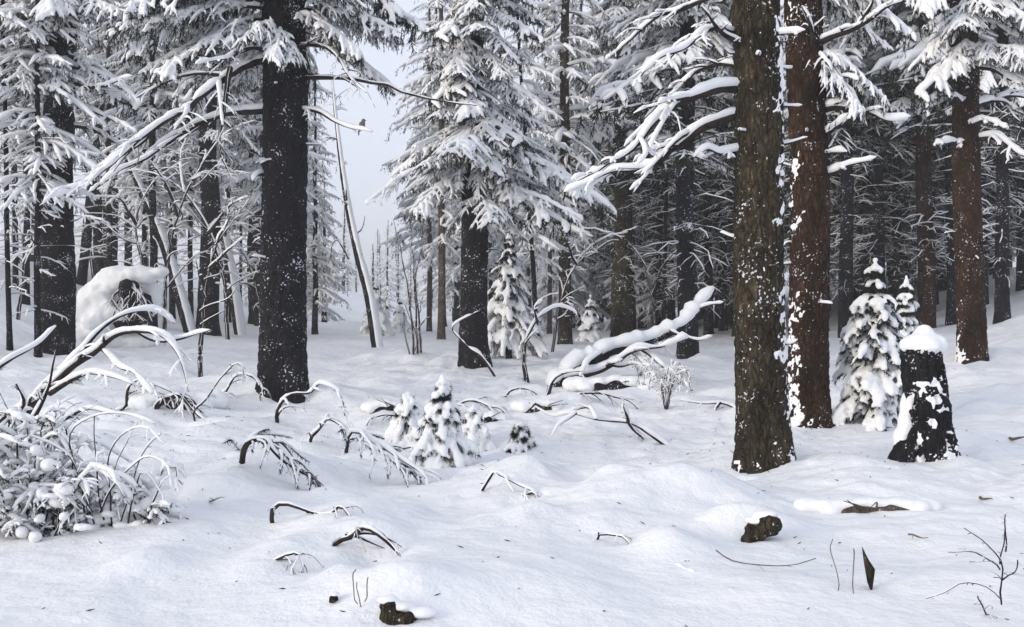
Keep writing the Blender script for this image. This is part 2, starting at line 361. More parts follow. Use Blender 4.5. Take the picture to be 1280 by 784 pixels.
def needles(mb, Q, rg, per, ln, wd, m=1, down=.25):
    """needle blades round twigs Q (B,N,3)"""
    B, N, _ = Q.shape
    n = B * per; b = np.repeat(np.arange(B), per); u = rg.random(n) * (N - 1) * .999; k = u.astype(int); f = (u - k)[:, None]
    p = Q[b, k] * (1 - f) + Q[b, k + 1] * f; T = nrm(Q[b, k + 1] - Q[b, k])
    D = nrm(T * .9 + rg.normal(0, .62, (n, 3)) - UP * down) * ln * rg.uniform(.6, 1.3, (n, 1)); W = nrm(np.cross(D, rg.normal(0, 1, (n, 3)))) * wd
    V = np.stack([p - W, p + W, p + D], 1); mb.add(V, np.arange(n * 3).reshape(-1, 3), m)
def bough(L, seed, droop=.45, up=.1, fine=True, snow=1.0, tw=1.0, ndl=1.0, gap=-.6):
    """spruce bough along +X: wood + needle mesh builder, snow mesh builder"""
    rg = np.random.default_rng(seed); N = 14 if fine else 6; s = np.linspace(0, 1, N)
    P = np.stack([L * s * (1 - .12 * s * droop), .06 * L * np.sin(s * 3 + rg.random() * 6) * s, L * (up * s - droop * s ** 1.9 + droop * .3 * s ** 4)], -1)
    rad = np.linspace(.011 * L + .006, .004, N); wd = MB(); sn = MB(); wd.add(*tubes(P, rad, 5 if fine else 3))
    n = int(L / (.075 if fine else .15) * tw); Q, qr = offshoots(P, rad, n, .42, rg, 7 if fine else 4, .35, 1.1, .12, .25)
    wd.add(*tubes(Q, np.maximum(qr * .6, .003), 3, cap=False))
    sn.add(*snow_tubes(P, rad, .085 * snow * (.5 + .5 * L / 2), 7 if fine else 4, seed, -.9)); sn.add(*snow_tubes(Q, qr, (.07 if fine else .062) * snow, 6 if fine else 4, seed + 1, gap, 7))
    needles(wd, Q, rg, int((70 if fine else 11) * ndl), .06 if fine else .10, .005 if fine else .011)
    if fine:
        for q, r_ in zip(Q, qr):
            Q2, r2 = offshoots(q, r_, 5, .45, rg, 5, .5, 1.0, .15, .3); wd.add(*tubes(Q2, np.maximum(r2 * .5, .002), 3, cap=False))
            sn.add(*snow_tubes(Q2, r2, .052 * snow, 5, seed + 2, -.5, 9)); needles(wd, Q2, rg, int(20 * ndl), .05, .0045)
    # twigs that hang below the bough and keep their dark needles
    h = int(L * (16 if fine else 8)); k = rg.integers(1, N, h); b = P[k] + np.stack([rg.normal(0, .05, h), rg.normal(0, .13 * L * .5, h), np.full(h, -.02)], -1)
    D = np.stack([rg.normal(.15, .2, h), rg.normal(0, .25, h), -np.ones(h)], -1) * rg.uniform(.08, .24, (h, 1)); t = np.linspace(0, 1, 4)[None, :, None]
    H = b[:, None] + D[:, None] * t; wd.add(*tubes(H, np.full(H.shape[:2], .003), 3, cap=False)); needles(wd, H, rg, int((34 if fine else 9) * ndl), .055 if fine else .09, .005 if fine else .01)
    return wd, sn
# bough library for the near spruces
BV = []
for i, (L, dr, up, sn_) in enumerate([(1.9, .5, .12, 1.0), (1.6, .62, .05, 1.15), (2.2, .42, .18, .9), (1.3, .55, .1, 1.1), (1.8, .75, .22, 1.05)]):
    a, b = bough(L, 11 + i * 5, dr, up, True, sn_ * .82)
    BV.append((a.mesh('bough', [M_twig, M_needle]), remesh(b, 'bough_snow', .0135, M_snow, 1), L))
def hang(tree, p, az, L, v=None, pitch=0.0, thick=1.0, rg=random.Random(5)):
    v = rg.randrange(len(BV)) if v is None else v; wm, sm, L0 = BV[v]; k = L / L0
    b = mkobj('bough', wm, tree, p, az); b.rotation_euler = (0, pitch, az); b.scale = (k, k * rg.choice((-1, 1)) * rg.uniform(.85, 1.1), max(k, .75) * thick)
    mkobj('snow', sm, b); return b

# ------------------------------------------------------------------ trunks
def trunk(parent, H, r0, rtop, lean=(0, 0), m=None, dense=6.0, seed=0, sides=40, dz=.035, amp=.014, flare=.3, snow=None, bow=0.0, name='trunk', foot=.35):
    rg = np.random.default_rng(seed)
    z = np.concatenate([np.arange(-foot, dense, dz), np.linspace(dense, H, 16)]) if H > dense + .5 else np.arange(-foot, H + dz, dz)
    th = np.arange(sides) * 2 * math.pi / sides
    zz = np.clip(z, 0, None) / H; r = rtop + (r0 - rtop) * (1 - zz) ** .85
    r = r * (1 + flare * np.exp(-np.clip(z + .05, 0, None) / .28))
    cx = lean[0] * z + bow * np.sin(zz * 3.1) + .02 * np.sin(z * 1.3 + seed); cy = lean[1] * z + .02 * np.sin(z * 1.1 + seed * 2)
    Z, T = np.meshgrid(z, th, indexing='ij'); ct, st = np.cos(T), np.sin(T); R0 = r[:, None] * np.ones_like(T)
    k = 1 / max(r0, .05)
    q = np.stack([ct * r0 * 19 + seed * 3.1, st * r0 * 19, Z * 5.0], -1)
    lob = .10 * fbm(np.stack([ct * 1.3 + seed, st * 1.3, Z * .7], -1), 2, seed) * R0 * (1 + 1.4 * np.exp(-np.clip(Z, 0, None) / .22))
    rid = 1 - np.abs(fbm(q, 3, seed + 9)) * 2.6; rid = np.sign(rid) * np.abs(rid) ** .7 + .5 * fbm(q * [2.4, 2.4, 3.5], 2, seed + 4)
    R1 = R0 + lob + amp * rid
    V = np.stack([cx[:, None] + ct * R1, cy[:, None] + st * R1, Z], -1)
    n, s = V.shape[:2]; i = np.arange(n * s).reshape(n, s); j = np.roll(i, -1, 1)
    Fq = np.concatenate([np.stack([i[:-1], j[:-1], j[1:]], -1).reshape(-1, 3), np.stack([i[:-1], j[1:], i[1:]], -1).reshape(-1, 3)])
    mb = MB().add(V, Fq); top = len(V.reshape(-1, 3)); mb.add([[cx[-1], cy[-1], H + rtop * .3]], np.zeros((0, 3), int))
    mb.f.append(np.stack([np.full(s, top), i[-1], j[-1]], -1)); mb.m.append(np.zeros(s))
    o = mkobj(name, mb.mesh(name, m or M_bark_spruce), parent)
    if snow:
        thr, bias, adir = snow
        a = fbm(np.stack([ct * r0 * 7 + 9, st * r0 * 7, Z * 5.5], -1), 3, seed + 40) * .75 + .8 * fbm(np.stack([ct * r0 * 30, st * r0 * 30, Z * 19], -1), 3, seed + 50)
        a = a + bias * np.clip(np.cos(T - adir), -.3, 1) ** 3 * (.55 + .6 * np.exp(-np.clip(Z, 0, None) / 1.3)) * (.7 + .8 * vn(np.stack([Z * 0, Z * 0 + seed, Z * 1.6], -1), 8)) + .3 * np.exp(-np.clip(Z, 0, None) / .10)
        ex = np.clip((a - thr) * .035, -.03, .022); R2 = R1 + ex
        V2 = np.stack([cx[:, None] + ct * R2, cy[:, None] + st * R2, Z], -1)
        keep = (ex.ravel()[Fq] > -.004).any(1) & (Z.ravel()[Fq] < dense + 1).all(1)
        Fk = Fq[keep]; u, inv = np.unique(Fk, return_inverse=True)
        if len(u): mkobj('bark_snow', MB().add(V2.reshape(-1, 3)[u], inv.reshape(-1, 3)).mesh('bark_snow', M_snow), o)['kind'] = 'stuff'
    return o

# ------------------------------------------------------------------ stock of forest trees (shared by the copies)
LOWB = {}
def lowb(key, i):
    if (key, i) not in LOWB:
        sn_, nd, dr = {'frost': (1.75, .45, .6), 'mixed': (1.5, .65, .6), 'dark': (.4, 1.4, .5), 'darkup': (1.45, .7, .55), 'far_frost': (2.2, .6, .6), 'far_dark': (.6, 1.6, .5)}[key]
        a, b = bough(1.5, 300 + i * 7 + len(key), dr, .08 + .05 * i, False, sn_, .45 if key.startswith('far') else 1.0, nd, {'dark': .1, 'far_dark': .0}.get(key, -.6))
        LOWB[(key, i)] = (np.concatenate(a.v), np.concatenate(a.f), np.concatenate(a.m), np.concatenate(b.v), np.concatenate(b.f))
    return LOWB[(key, i)]
def xform(V, k, ks, az, p, pit=0.0):
    c, s = math.cos(az), math.sin(az); W = V * [k, k * ks, max(k, .6)]
    W = np.stack([W[:, 0], W[:, 1], W[:, 2] - W[:, 0] * pit], -1)
    return np.stack([W[:, 0] * c - W[:, 1] * s, W[:, 0] * s + W[:, 1] * c, W[:, 2]], -1) + p
def stock_tree(key, H, zc, rmax, nb, r0, seed, dead=0, barkm=None):
    """parts of a tall conifer: trunk mesh, crown mesh (wood, needles), snow mesh"""
    rg = np.random.default_rng(seed); cr = MB(); sn = MB()
    for k in range(nb):
        u = (k + rg.random()) / nb; z = zc + (H * .97 - zc) * u ** 1.15
        L = rmax * (1 - u) ** .75 * rg.uniform(.5, 1.3) * (.55 + .45 * smooth(0, .12, u)) + .25
        a = lowb(('darkup' if z > 6.3 + rg.normal(0, .6) else 'dark') if key == 'dark' else key, int(rg.integers(4))); az = k * 2.4 + rg.uniform(-.5, .5); p = np.array([math.cos(az) * r0 * .4, math.sin(az) * r0 * .4, z]); kk = L / 1.5; fl = rg.choice((-1, 1)) * rg.uniform(.8, 1.25); pit = rg.normal(.05, .2)
        if rg.random() < .12: continue
        Vw = xform(a[0], kk, fl, az, p, pit); cr.v.append(Vw); cr.f.append(a[1] + cr.n); cr.m.append(a[2]); cr.n += len(Vw)
        Vs = xform(a[3], kk, fl, az, p, pit); sn.add(Vs, a[4])
    if dead:      # bare dead limbs below the crown with a line of snow
        s = np.linspace(0, 1, 7)[None, :, None]; z = rg.uniform(1.2, zc + 2.0, dead); az = rg.uniform(0, 6.28, dead); L = rg.uniform(.5, 2.0, dead) * (.5 + .5 * smooth(.5, 4, z))
        D = np.stack([np.cos(az), np.sin(az), rg.uniform(-.1, .25, dead)], -1)
        Q = np.stack([0 * z, 0 * z, z], -1)[:, None] + D[:, None] * s * L[:, None, None] - UP * (s ** 2 * (rg.uniform(.1, .5, dead) * L)[:, None, None]) + rg.normal(0, .04, (dead, 7, 3)) * s
        rr = .014 * (1 - .7 * s[..., 0]) * np.ones((dead, 1)); cr.add(*tubes(Q, rr, 3)); sn.add(*snow_tubes(Q, rr, .045 if key != 'dark' else .026, 4, seed, -.25 if key != 'dark' else .12, 4))
        for q in Q[::2]:
            Q2, r2 = offshoots(q, rr[0], 5, .4, rg, 4, .2, 1.0, .25, .4); cr.add(*tubes(Q2, np.maximum(r2, .004), 3, cap=False)); sn.add(*snow_tubes(Q2, r2, .03 if key != 'dark' else .014, 4, seed + 1, -.25 if key != 'dark' else .2, 4))
    return cr.mesh('crown', [M_twig, M_needle]), sn.mesh('snow', M_snow)
STOCK = {'frost': [stock_tree('frost', 15, 1.6, 2.2, 105, .14, 1), stock_tree('frost', 17, 3.2, 2.0, 100, .14, 2), stock_tree('frost', 11, .5, 1.9, 85, .1, 3)],
         'mixed': [stock_tree('mixed', 17, 4.2, 2.1, 95, .14, 4, 30), stock_tree('mixed', 18, 6.5, 2.0, 85, .14, 5, 44)],
         'dark': [stock_tree('dark', 18, 2.6, 2.3, 110, .14, 6, 40), stock_tree('dark', 19, 4.4, 2.4, 104, .14, 7, 60), stock_tree('dark', 14, 1.4, 2.0, 95, .12, 8, 20)]}
HT = {'frost': [15, 17, 11], 'mixed': [17, 18], 'dark': [18, 19, 14]}
TRM = {}
def trunk_mesh(kind, barkm, lo=False):
    key = (kind, barkm.name)
    if key not in TRM:
        t = trunk(None, 18, .16, .02, (0, 0), barkm, 7.0, len(TRM) * 3 + 1, 14, .16, .012, .25); TRM[key] = t.data; bpy.data.objects.remove(t)
    return TRM[key]
def forest_tree(px, py, wpx, kind, label, group=None, v=0, barkm=None, rz=0.0, hs_=1.0, lean=0.0, leany=0.0, p=None, crown=True, name='spruce_tree', cat='tree'):
    B = hit(px, py) if p is None else np.array(p); d = B[1]; r = max(wpx * .5 * d / F, .03)
    e = thing(name, label, cat, B, group); e.rotation_euler = (leany, lean, 0)
    barkm = barkm or M_bark_spruce; cm, sm = STOCK[kind][v]; H = HT[kind][v] * hs_
    t = mkobj('trunk', trunk_mesh(kind, barkm), e, (0, 0, 0), rz); t.scale = (r / .17, r / .17, H / 18)
    if crown:
        c = mkobj('crown', cm, e, (0, 0, 0), rz); s = mkobj('snow', sm, c); c.scale = (hs_, hs_, hs_)
    return e
_fr = random.Random(77)
def FT(px, py, w, kind, label, v=None, bk=None, hs=None, lean=0.0, group=None, **k):
    v = _fr.randrange(len(STOCK[kind])) if v is None else v
    return forest_tree(px, py, w, kind, label, group, v, bk, _fr.uniform(0, 6.28), hs or _fr.uniform(.85, 1.15), lean, **k)
G_F = 'forest trees'
# --- left forest
FT(12, 436, 7, 'mixed', 'very thin dark tree at the left edge beside the thick black trunk', 1, hs=.8, lean=-.02, group=G_F)
FT(33, 380, 9, 'mixed', 'thin dark tree on the left snow slope, second from the left edge', 1, group=G_F)
FT(47, 446, 9, 'mixed', 'slim dark tree hugging the left side of the thick black left trunk', 0, hs=.7, group=G_F)
FT(101, 357, 12, 'mixed', 'snow-plastered thin tree leaning right behind the round snow mound', 1, lean=.11, group=G_F)
FT(140, 340, 16, 'mixed', 'dark straight tree rising behind the top of the snow mound', 1, group=G_F)
FT(160, 345, 10, 'mixed', 'slender dark tree just right of the one behind the snow mound', 0, group=G_F)
T262 = FT(262, 419, 28, 'mixed', 'thick dark spruce with bare snowy limbs left of the big black trunk', 1, group=G_F)
FT(238, 402, 7, 'mixed', 'pole-thin tree at the foot of the leaning snowy trunk', 0, hs=.8, group=G_F)
FT(318, 406, 18, 'mixed', 'dark tree half hidden behind the big black left trunk', 1, group=G_F)
FT(284, 402, 8, 'mixed', 'thin dark tree between the thick spruce and the big black trunk', 1, group=G_F)
FT(215, 398, 8, 'frost', 'thin tree behind the leaning snowy trunk on the left', 1, group=G_F)
FT(180, 392, 7, 'mixed', 'thin tree standing just right of the snow mound', 0, hs=.9, group=G_F)
FT(394, 418, 8, 'frost', 'frosted young spruce at the right of the big black left trunk', 0, hs=.62, group=G_F)
FT(405, 403, 7, 'frost', 'pale frosted spruce on the left side of the open path', 2, hs=.6, group=G_F)
# --- middle
FT(537, 414, 7, 'frost', 'slim pale tree left of the central spruce', 1, M_bark_pale, group=G_F)
FT(552, 424, 10, 'frost', 'sunlit brownish tree between bare saplings and the central spruce', 1, M_bark_pale, hs=.9, group=G_F)
FT(672, 436, 7, 'frost', 'thin dark tree leaning left just right of the small spruce', 1, hs=.7, lean=-.06, group=G_F)
FT(687, 418, 6, 'frost', 'pale thin tree between small spruce and the sunlit trunk', 1, M_bark_pale, group=G_F)
FT(706, 430, 17, 'mixed', 'trunk with a sunlit foot behind the bent arching sapling', 0, M_bark_pine, group=G_F)
FT(727, 408, 8, 'dark', 'thin dark tree right of the sunlit foot trunk', 1, group=G_F)
T778 = FT(778, 424, 27, 'dark', 'straight grey spruce with drooping snowy limbs behind the fallen trunk', 1, M_bark_pine, hs=1.0, group=G_F)
T858 = FT(858, 446, 27, 'dark', 'dark spruce directly behind the raised end of the fallen trunk', 1, hs=.95, group=G_F)
FT(885, 418, 12, 'dark', 'dark tree just left of the front pine, deep in shade', 1, group=G_F)
FT(803, 410, 10, 'dark', 'thin dark tree between the grey spruce and the dark one behind the fallen trunk', 0, group=G_F)
FT(832, 408, 9, 'dark', 'thin dark tree close left of the spruce behind the fallen trunk', 1, group=G_F)
FT(905, 414, 9, 'dark', 'dark slim tree almost touching the left edge of the front pine', 1, group=G_F)
FT(1058, 421, 18, 'dark', 'dark tree behind the reddish pine, left of the snow-loaded young spruce', 1, group=G_F)
T1088 = FT(1088, 408, 24, 'dark', 'thick dark tree rising behind the snow-loaded young spruce', 1, group=G_F)
FT(1122, 402, 13, 'dark', 'dark tree right behind the top of the small companion spruce', 1, group=G_F)
T1156 = FT(1156, 412, 23, 'dark', 'dark pine with a snowy left edge behind the broken stump', 1, M_bark_red, group=G_F)
FT(1189, 406, 14, 'dark', 'slim dark tree left of the right-hand red pine', 1, group=G_F)
T1253 = FT(1253, 402, 18, 'dark', 'dark tree standing alone on the right snow slope', 1, group=G_F)
FT(1276, 364, 10, 'dark', 'dark trunk cut by the right edge high on the slope', 1, group=G_F)
# --- trees that fill the wood behind
MARKS = [(-60, 'left edge'), (70, 'thick left trunk'), (150, 'snow mound'), (262, 'thick bare-limbed spruce'), (354, 'big black spruce'), (470, 'leaning white trunk'), (592, 'central spruce'), (636, 'small bluish spruce'), (706, 'sunlit-foot trunk'), (778, 'straight grey spruce'), (858, 'spruce behind fallen trunk'), (957, 'front pine'), (1013, 'reddish pine'), (1095, 'snow-loaded young spruce'), (1156, 'broken stump'), (1214, 'red slope pine'), (1340, 'right edge')]
_T = ['', 'first', 'second', 'third', 'fourth', 'fifth', 'sixth', 'seventh', 'eighth', 'ninth', 'tenth', 'eleventh', 'twelfth', 'thirteenth', 'fourteenth', 'fifteenth', 'sixteenth', 'seventeenth', 'eighteenth', 'nineteenth', 'twentieth']
ORD = ['nearest'] + [(_T[i] if i < 21 else (['twenty', 'thirty', 'forty', 'fifty'][i // 10 - 2] + '-' + _T[i % 10]) if i % 10 else ['twentieth', 'thirtieth', 'fortieth', 'fiftieth'][i // 10 - 2]) + ' nearest' for i in range(2, 60)]
def infill():
    rg = np.random.default_rng(12); pts = []; slots = {}
    rows = [(-.50, -.20, 30, 48, 14, 'mixed', 'slim dark tree', 'slim trees deep in the left wood', 2.2),
            (-.22, -.165, 48, 80, 6, 'frost', 'frosted white spruce', 'white spruces left of the path', 3.0),
            (-.07, .13, 42, 125, 46, 'frost', 'frosted white spruce', 'white spruces behind the central spruce', 2.4),
            (-.18, -.06, 85, 200, 22, 'frost', 'far white spruce', 'white spruces at the end of the path', 5.0),
            (.095, .21, 33, 64, 50, 'dark', 'slim shaded tree', 'slim trees in the dark wood behind the fallen trunk', 1.35),
            (.26, .475, 30, 60, 84, 'dark', 'slim shaded tree', 'slim trees in the dark wood at the right', 1.35)]
    for (u0, u1, y0, y1, n, kind, what, grp, gap) in rows:
        c = 0; tries = 0
        while c < n and tries < 4000:
            tries += 1; y = y0 + (y1 - y0) * rg.random(); x = rg.uniform(u0, u1) * y
            if any((x - a) ** 2 + (y - b) ** 2 < gap * gap for a, b in pts): continue
            pts.append((x, y)); c += 1; v = int(rg.integers(len(STOCK[kind])))
            if kind == 'dark' and v == 2 and y < 45: v = 1
            r_ = rg.uniform(.07, .2); e = forest_tree(0, 0, r_ * 2 * F / y, kind, what, grp, v, M_bark_spruce, rg.uniform(0, 6.28), rg.uniform(.8, 1.15) * (.6 if what.startswith('far') else 1), rg.normal(0, .02), rg.normal(0, .02), (x, y, gz(x, y)))
            px = 640 + x / y * F; m = max(i for i in range(len(MARKS)) if MARKS[i][0] <= max(px, -60)); slots.setdefault((what, min(m, len(MARKS) - 2)), []).append((y, e))
    for (what, m), lst in slots.items():
        lst.sort(key=lambda t: t[0]); a, b = MARKS[m][1], MARKS[m + 1][1]
        for i, (y, e) in enumerate(lst): e['label'] = '%s %s between %s and %s' % (ORD[i], what, a, b)
infill()
def far_wood():
    """the wood beyond, where no tree can be told from the next"""
    rg = np.random.default_rng(3); cr = MB(); sn = MB()
    for k in range(95):
        y = rg.uniform(80, 135); x = rg.uniform(-.62, .62) * y
        if -.19 < x / y < -.05 or (x / y < .05 and rg.random() < .75): continue
        key = 'far_dark' if x / y > .06 else 'far_frost'; z0 = gz(x, y); H = rg.uniform(12, 20)
        cr.add(*tubes(np.array([[x, y, z0 - .3], [x, y, z0 + H]]), np.array([.2, .03]), 4), 0)
        for i in range(13):
            u = (i + rg.random()) / 13; z = z0 + 1 + (H - 1) * u; L = 3.0 * (1 - u) ** .8 + .4; a = lowb(key, i % 4); az = i * 2.4 + rg.random()
            sel = rg.random(len(a[1])) < .22; sub = a[1][sel]; mm = a[2][sel]; uu, inv = np.unique(sub, return_inverse=True)
            Vw = xform(a[0][uu], L / 1.5, 1, az, (x, y, z)); cr.v.append(Vw); cr.f.append(inv.reshape(-1, 3) + cr.n); cr.m.append(mm); cr.n += len(Vw)
            sn.add(xform(a[3], L / 1.5, 1, az, (x, y, z)), a[4])
    o = mkobj('far_wood', cr.mesh('far_wood', [M_twig, M_needle])); o['kind'] = 'stuff'; o['label'] = 'distant spruce wood closing the view behind all the trunks'; o['category'] = 'forest'
    s = mkobj('snow', sn.mesh('snow', M_snow), o); s['kind'] = 'stuff'
far_wood()

# ------------------------------------------------------------------ the big near trees
def big(px, py, wpx, label, name, top_px, H, rtop, m, amp, seed, snow, flare=.3, sides=56, dz=.026):
    B = hit(px, py); d = B[1]; r = wpx * .5 * d / F; zt = EYE + HOR / F * d - B[2]
    e = thing(name, label, 'tree', B); lean = ((top_px - px) / F * d / zt, 0)
    trunk(e, H, r, rtop, lean, m, zt + 1.0, seed, sides, dz, amp, flare, snow)
    rs = random.Random(seed)
    for k in range(9):      # broken dead limb stubs
        z = rs.uniform(.25, .98) * zt; a = rs.uniform(-3.4, .3); rr = r * (1 - z / H) ** .85; o_ = np.array([lean[0] * z, 0, z]); D = np.array([math.cos(a), math.sin(a), rs.uniform(-.2, .35)]); L_ = rs.uniform(.06, .3)
        limb(e, (0, 0, 0), [o_ + D * rr * .8, o_ + D * (rr + L_ * .5), o_ + D * (rr + L_) + [0, 0, rs.uniform(-.04, .04)]], rs.uniform(.010, .02), .006, .03, 0, n=10, name='branch_stub')
    return e, B, d
def on(B, lean, z): return B + np.array([lean * z, 0, z])
rg5 = random.Random(8)
# two pines right of the middle
e, B, d = big(957, 578, 58, 'thick grey-brown pine trunk, foremost of the two right pines', 'pine_tree', 942, 19, .14, M_bark_pine, .026, 3, (.62, 1.0, -.4), .22, 72, .02)
for pts, w0, dd, sn_, tw in [
        ([(935, 112), (900, 110), (868, 118), (832, 140), (805, 172), (775, 200), (722, 226)], 15, (d, d - .8), .085, 9),
        ([(935, 142), (905, 150), (872, 168), (840, 186), (812, 208), (765, 216), (706, 240)], 15, (d, d + .7), .085, 9),
        ([(930, 62), (912, 48), (893, 28), (876, 8)], 10, (d, d - .6), .04, 3),
        ([(918, 42), (890, 36), (858, 58), (820, 74), (792, 108)], 9, (d, d - .9), .05, 9),
        ([(935, 88), (905, 78), (880, 84), (850, 104), (836, 128)], 8, (d, d + .6), .05, 6),
        ([(935, 188), (905, 190), (885, 184), (868, 196)], 8, (d, d - .3), .06, 3),
        ([(945, -14), (900, -4), (850, 10), (800, 36), (770, 66)], 10, (d, d + 1.0), .05, 12),
        ([(945, 50), (975, 42), (1006, 38)], 9, (d, d - .25), .08, 2)]:
    limb(e, B, pxpath(pts, *dd), w0 * .5 * d / F, .007, sn_ * .95, tw + 1, .32, 4, droop=.2, kink=.035)
e, B, d = big(1013, 530, 47, 'slimmer reddish-brown pine right behind the foremost pine', 'pine_tree', 1006, 19, .13, M_bark_red, .024, 4, (.74, .75, 3.5), .2, 64, .024)
for pts, w0, dd, sn_, tw in [
        ([(1015, 138), (1045, 132), (1078, 138), (1105, 150), (1138, 146)], 12, (d, d - .5), .085, 4),
        ([(1020, 180), (1042, 162), (1062, 142)], 9, (d, d - .4), .08, 2),
        ([(1020, 200), (1042, 194), (1058, 190)], 9, (d, d - .3), .085, 1),
        ([(1020, 224), (1048, 212), (1072, 203), (1095, 197)], 10, (d, d - .5), .085, 1),
        ([(1012, 60), (1040, 46), (1070, 32), (1100, 18), (1132, -2)], 12, (d, d - .6), .075, 4),
        ([(1075, 30), (1082, 14), (1090, -4)], 7, (d - .35, d - .5), .05, 1),
        ([(1012, 70), (1015, 44), (1008, 22), (1002, 8)], 9, (d - .12, d - .35), .06, 1),
        ([(1018, 98), (1050, 92), (1072, 100)], 7, (d, d - .5), .07, 4)]:
    limb(e, B, pxpath(pts, *dd), w0 * .5 * d / F, .008, sn_ * .9, tw + 1, .34, 4, droop=.15, kink=.045)
for z, az, L in [(EYE + (HOR - 70) / F * d - B[2], -.5, 1.1), (EYE + (HOR - 88) / F * d - B[2], -.8, .9), (EYE + (HOR - 62) / F * d - B[2], -.2, .95), (EYE + (HOR + 10) / F * d - B[2], .4, 1.3), (EYE + (HOR + 30) / F * d - B[2], -.3, 1.4)]:
    hang(e, (0, 0, z), az, L, None, .15, 1.2)
# red pine at the right
e, B, d = big(1214, 449, 33, 'red-barked pine with snowy left edge on the right slope', 'pine_tree', 1204, 20, .13, M_bark_red, .022, 7, (.78, .6, 3.2), .2, 40, .035)
zz = lambda py: EYE + (HOR - py) / F * d - B[2]
for pts, w0, dd in [([(1210, 135), (1240, 125), (1275, 120), (1310, 130)], 10, (d, d + .6)), ([(1212, 175), (1245, 172), (1270, 190), (1300, 200)], 9, (d, d - .8)), ([(1210, 180), (1190, 178), (1170, 180)], 8, (d, d - .5)),
        ([(1206, 80), (1235, 85), (1265, 100), (1300, 115)], 9, (d, d - 1.0)), ([(1208, 135), (1190, 120), (1170, 122), (1155, 140)], 8, (d, d - .9)), ([(1206, 28), (1240, 30), (1275, 48)], 9, (d, d - .6)), ([(1206, 160), (1230, 150), (1258, 160)], 7, (d, d - 1))]:
    limb(e, B, pxpath(pts, *dd), w0 * .5 * d / F, .012, .10, 6, .32, 3)
for k in range(15):
    hang(e, (0, 0, zz(rg5.uniform(-70, 70))), rg5.uniform(-3.3, .2), rg5.uniform(1.0, 2.2), None, .15, 1.25)
# dark spruce left of middle
e, B, d = big(354, 488, 56, 'thick black spruce trunk with snow-hung boughs at its top, left of the path', 'spruce_tree', 356, 21, .16, M_bark_spruce, .024, 9, (.86, .3, -.6), .15, 64, .028)
zz = lambda py: EYE + (HOR - py) / F * d - B[2]
for pts, w0, dd, sn_, tw in [
        ([(345, 72), (318, 78), (292, 90), (262, 112), (225, 140), (190, 162), (150, 196), (108, 228), (60, 248)], 13, (d, d - 2.4), .075, 12),
        ([(345, 138), (300, 140), (262, 150), (228, 166), (195, 190), (150, 214), (112, 240)], 11, (d, d - 1.2), .07, 10),
        ([(350, 140), (390, 138), (412, 146), (432, 158), (466, 165)], 8, (d, d - .6), .05, 2),
        ([(345, 62), (310, 60), (280, 72), (245, 80)], 8, (d, d - 1.5), .05, 8),
        ([(355, 60), (400, 56), (425, 76), (440, 100), (458, 116)], 7, (d, d - 1.2), .02, 10),
        ([(360, 98), (410, 96), (470, 104), (530, 122), (596, 132)], 7, (d, d - .4), .02, 3),
        ([(340, 222), (326, 218), (316, 226)], 9, (d, d - .3), .07, 0), ([(340, 205), (328, 202), (320, 204)], 8, (d, d - .35), .06, 0),
        ([(288, 84), (284, 110), (278, 150), (276, 190), (290, 225)], 7, (d - .8, d - 1.0), .02, 6)]:
    limb(e, B, pxpath(pts, *dd), w0 * .5 * d / F, .007, sn_, tw, .32, 4, droop=.2)
for py, az, L in [(45, -1.5, .95), (58, -1.25, .8), (35, -1.9, 1.0), (30, -.3, 1.2), (38, .1, 1.5), (22, -.55, 1.4), (10, .3, 1.6), (0, -.2, 1.7), (36, 3.3, 1.5), (22, 3.0, 2.0), (42, 3.6, 1.8), (12, 3.45, 2.2), (28, 2.6, 2.3), (2, 3.15, 2.4), (-20, -.8, 1.6), (-20, .6, 1.7), (-26, 3.7, 2.2), (-35, 2.9, 2.4), (-40, -1.6, 1.5), (-40, .1, 1.9), (-60, 1.6, 1.9), (-60, 3.4, 2.1), (-65, -.4, 1.7), (20, 1.5, 1.5), (50, 2.2, 1.6)]:
    hang(e, (.2 * math.cos(az), .2 * math.sin(az), zz(py)), az, L, None, .08, 1.15)
# bird on its snowy twig
bird_at = at(453, 161, d - .52)
# black tree at the left edge
e, B, d = big(70, 438, 40, 'thick black trunk near the left edge with many crooked snowy limbs', 'spruce_tree', 75, 20, .15, M_bark_spruce, .02, 13, (.98, .25, 2.8), .15, 40, .035)
zz = lambda py: EYE + (HOR - py) / F * d - B[2]
for pts, w0, dd in [([(70, 68), (40, 72), (10, 90), (-25, 110)], 9, (d, d - 1.2)), ([(72, 80), (110, 88), (140, 100), (175, 130)], 8, (d, d - .8)), ([(70, 112), (40, 120), (12, 128), (-20, 140)], 8, (d, d + .6)), ([(72, 130), (105, 135), (140, 150), (170, 165)], 8, (d, d - 1)),
        ([(72, 155), (110, 160), (135, 172), (160, 186)], 8, (d, d + .4)), ([(70, 165), (50, 172), (20, 188)], 8, (d, d - .7)), ([(72, 40), (92, 25), (105, 0)], 10, (d, d - .3)), ([(70, 60), (50, 35), (10, 15), (-20, 10)], 9, (d, d - 1)), ([(72, 50), (60, 20), (62, -10)], 8, (d, d - .4)), ([(72, 100), (120, 108), (165, 95)], 8, (d, d - 1.2))]:
    limb(e, B, pxpath(pts, *dd), w0 * .5 * d / F, .008, .07, 10, .32, 4)
for k in range(26):
    hang(e, (0, 0, zz(rg5.uniform(-90, 95))), rg5.uniform(-3.8, .7), rg5.uniform(1.2, 2.4), None, .1, 1.1)
for py, az in [(150, -2.5), (165, -.9), (158, -1.8), (140, -2.9)]: hang(e, (0, 0, zz(py)), az, .9, None, .15, 1.2)
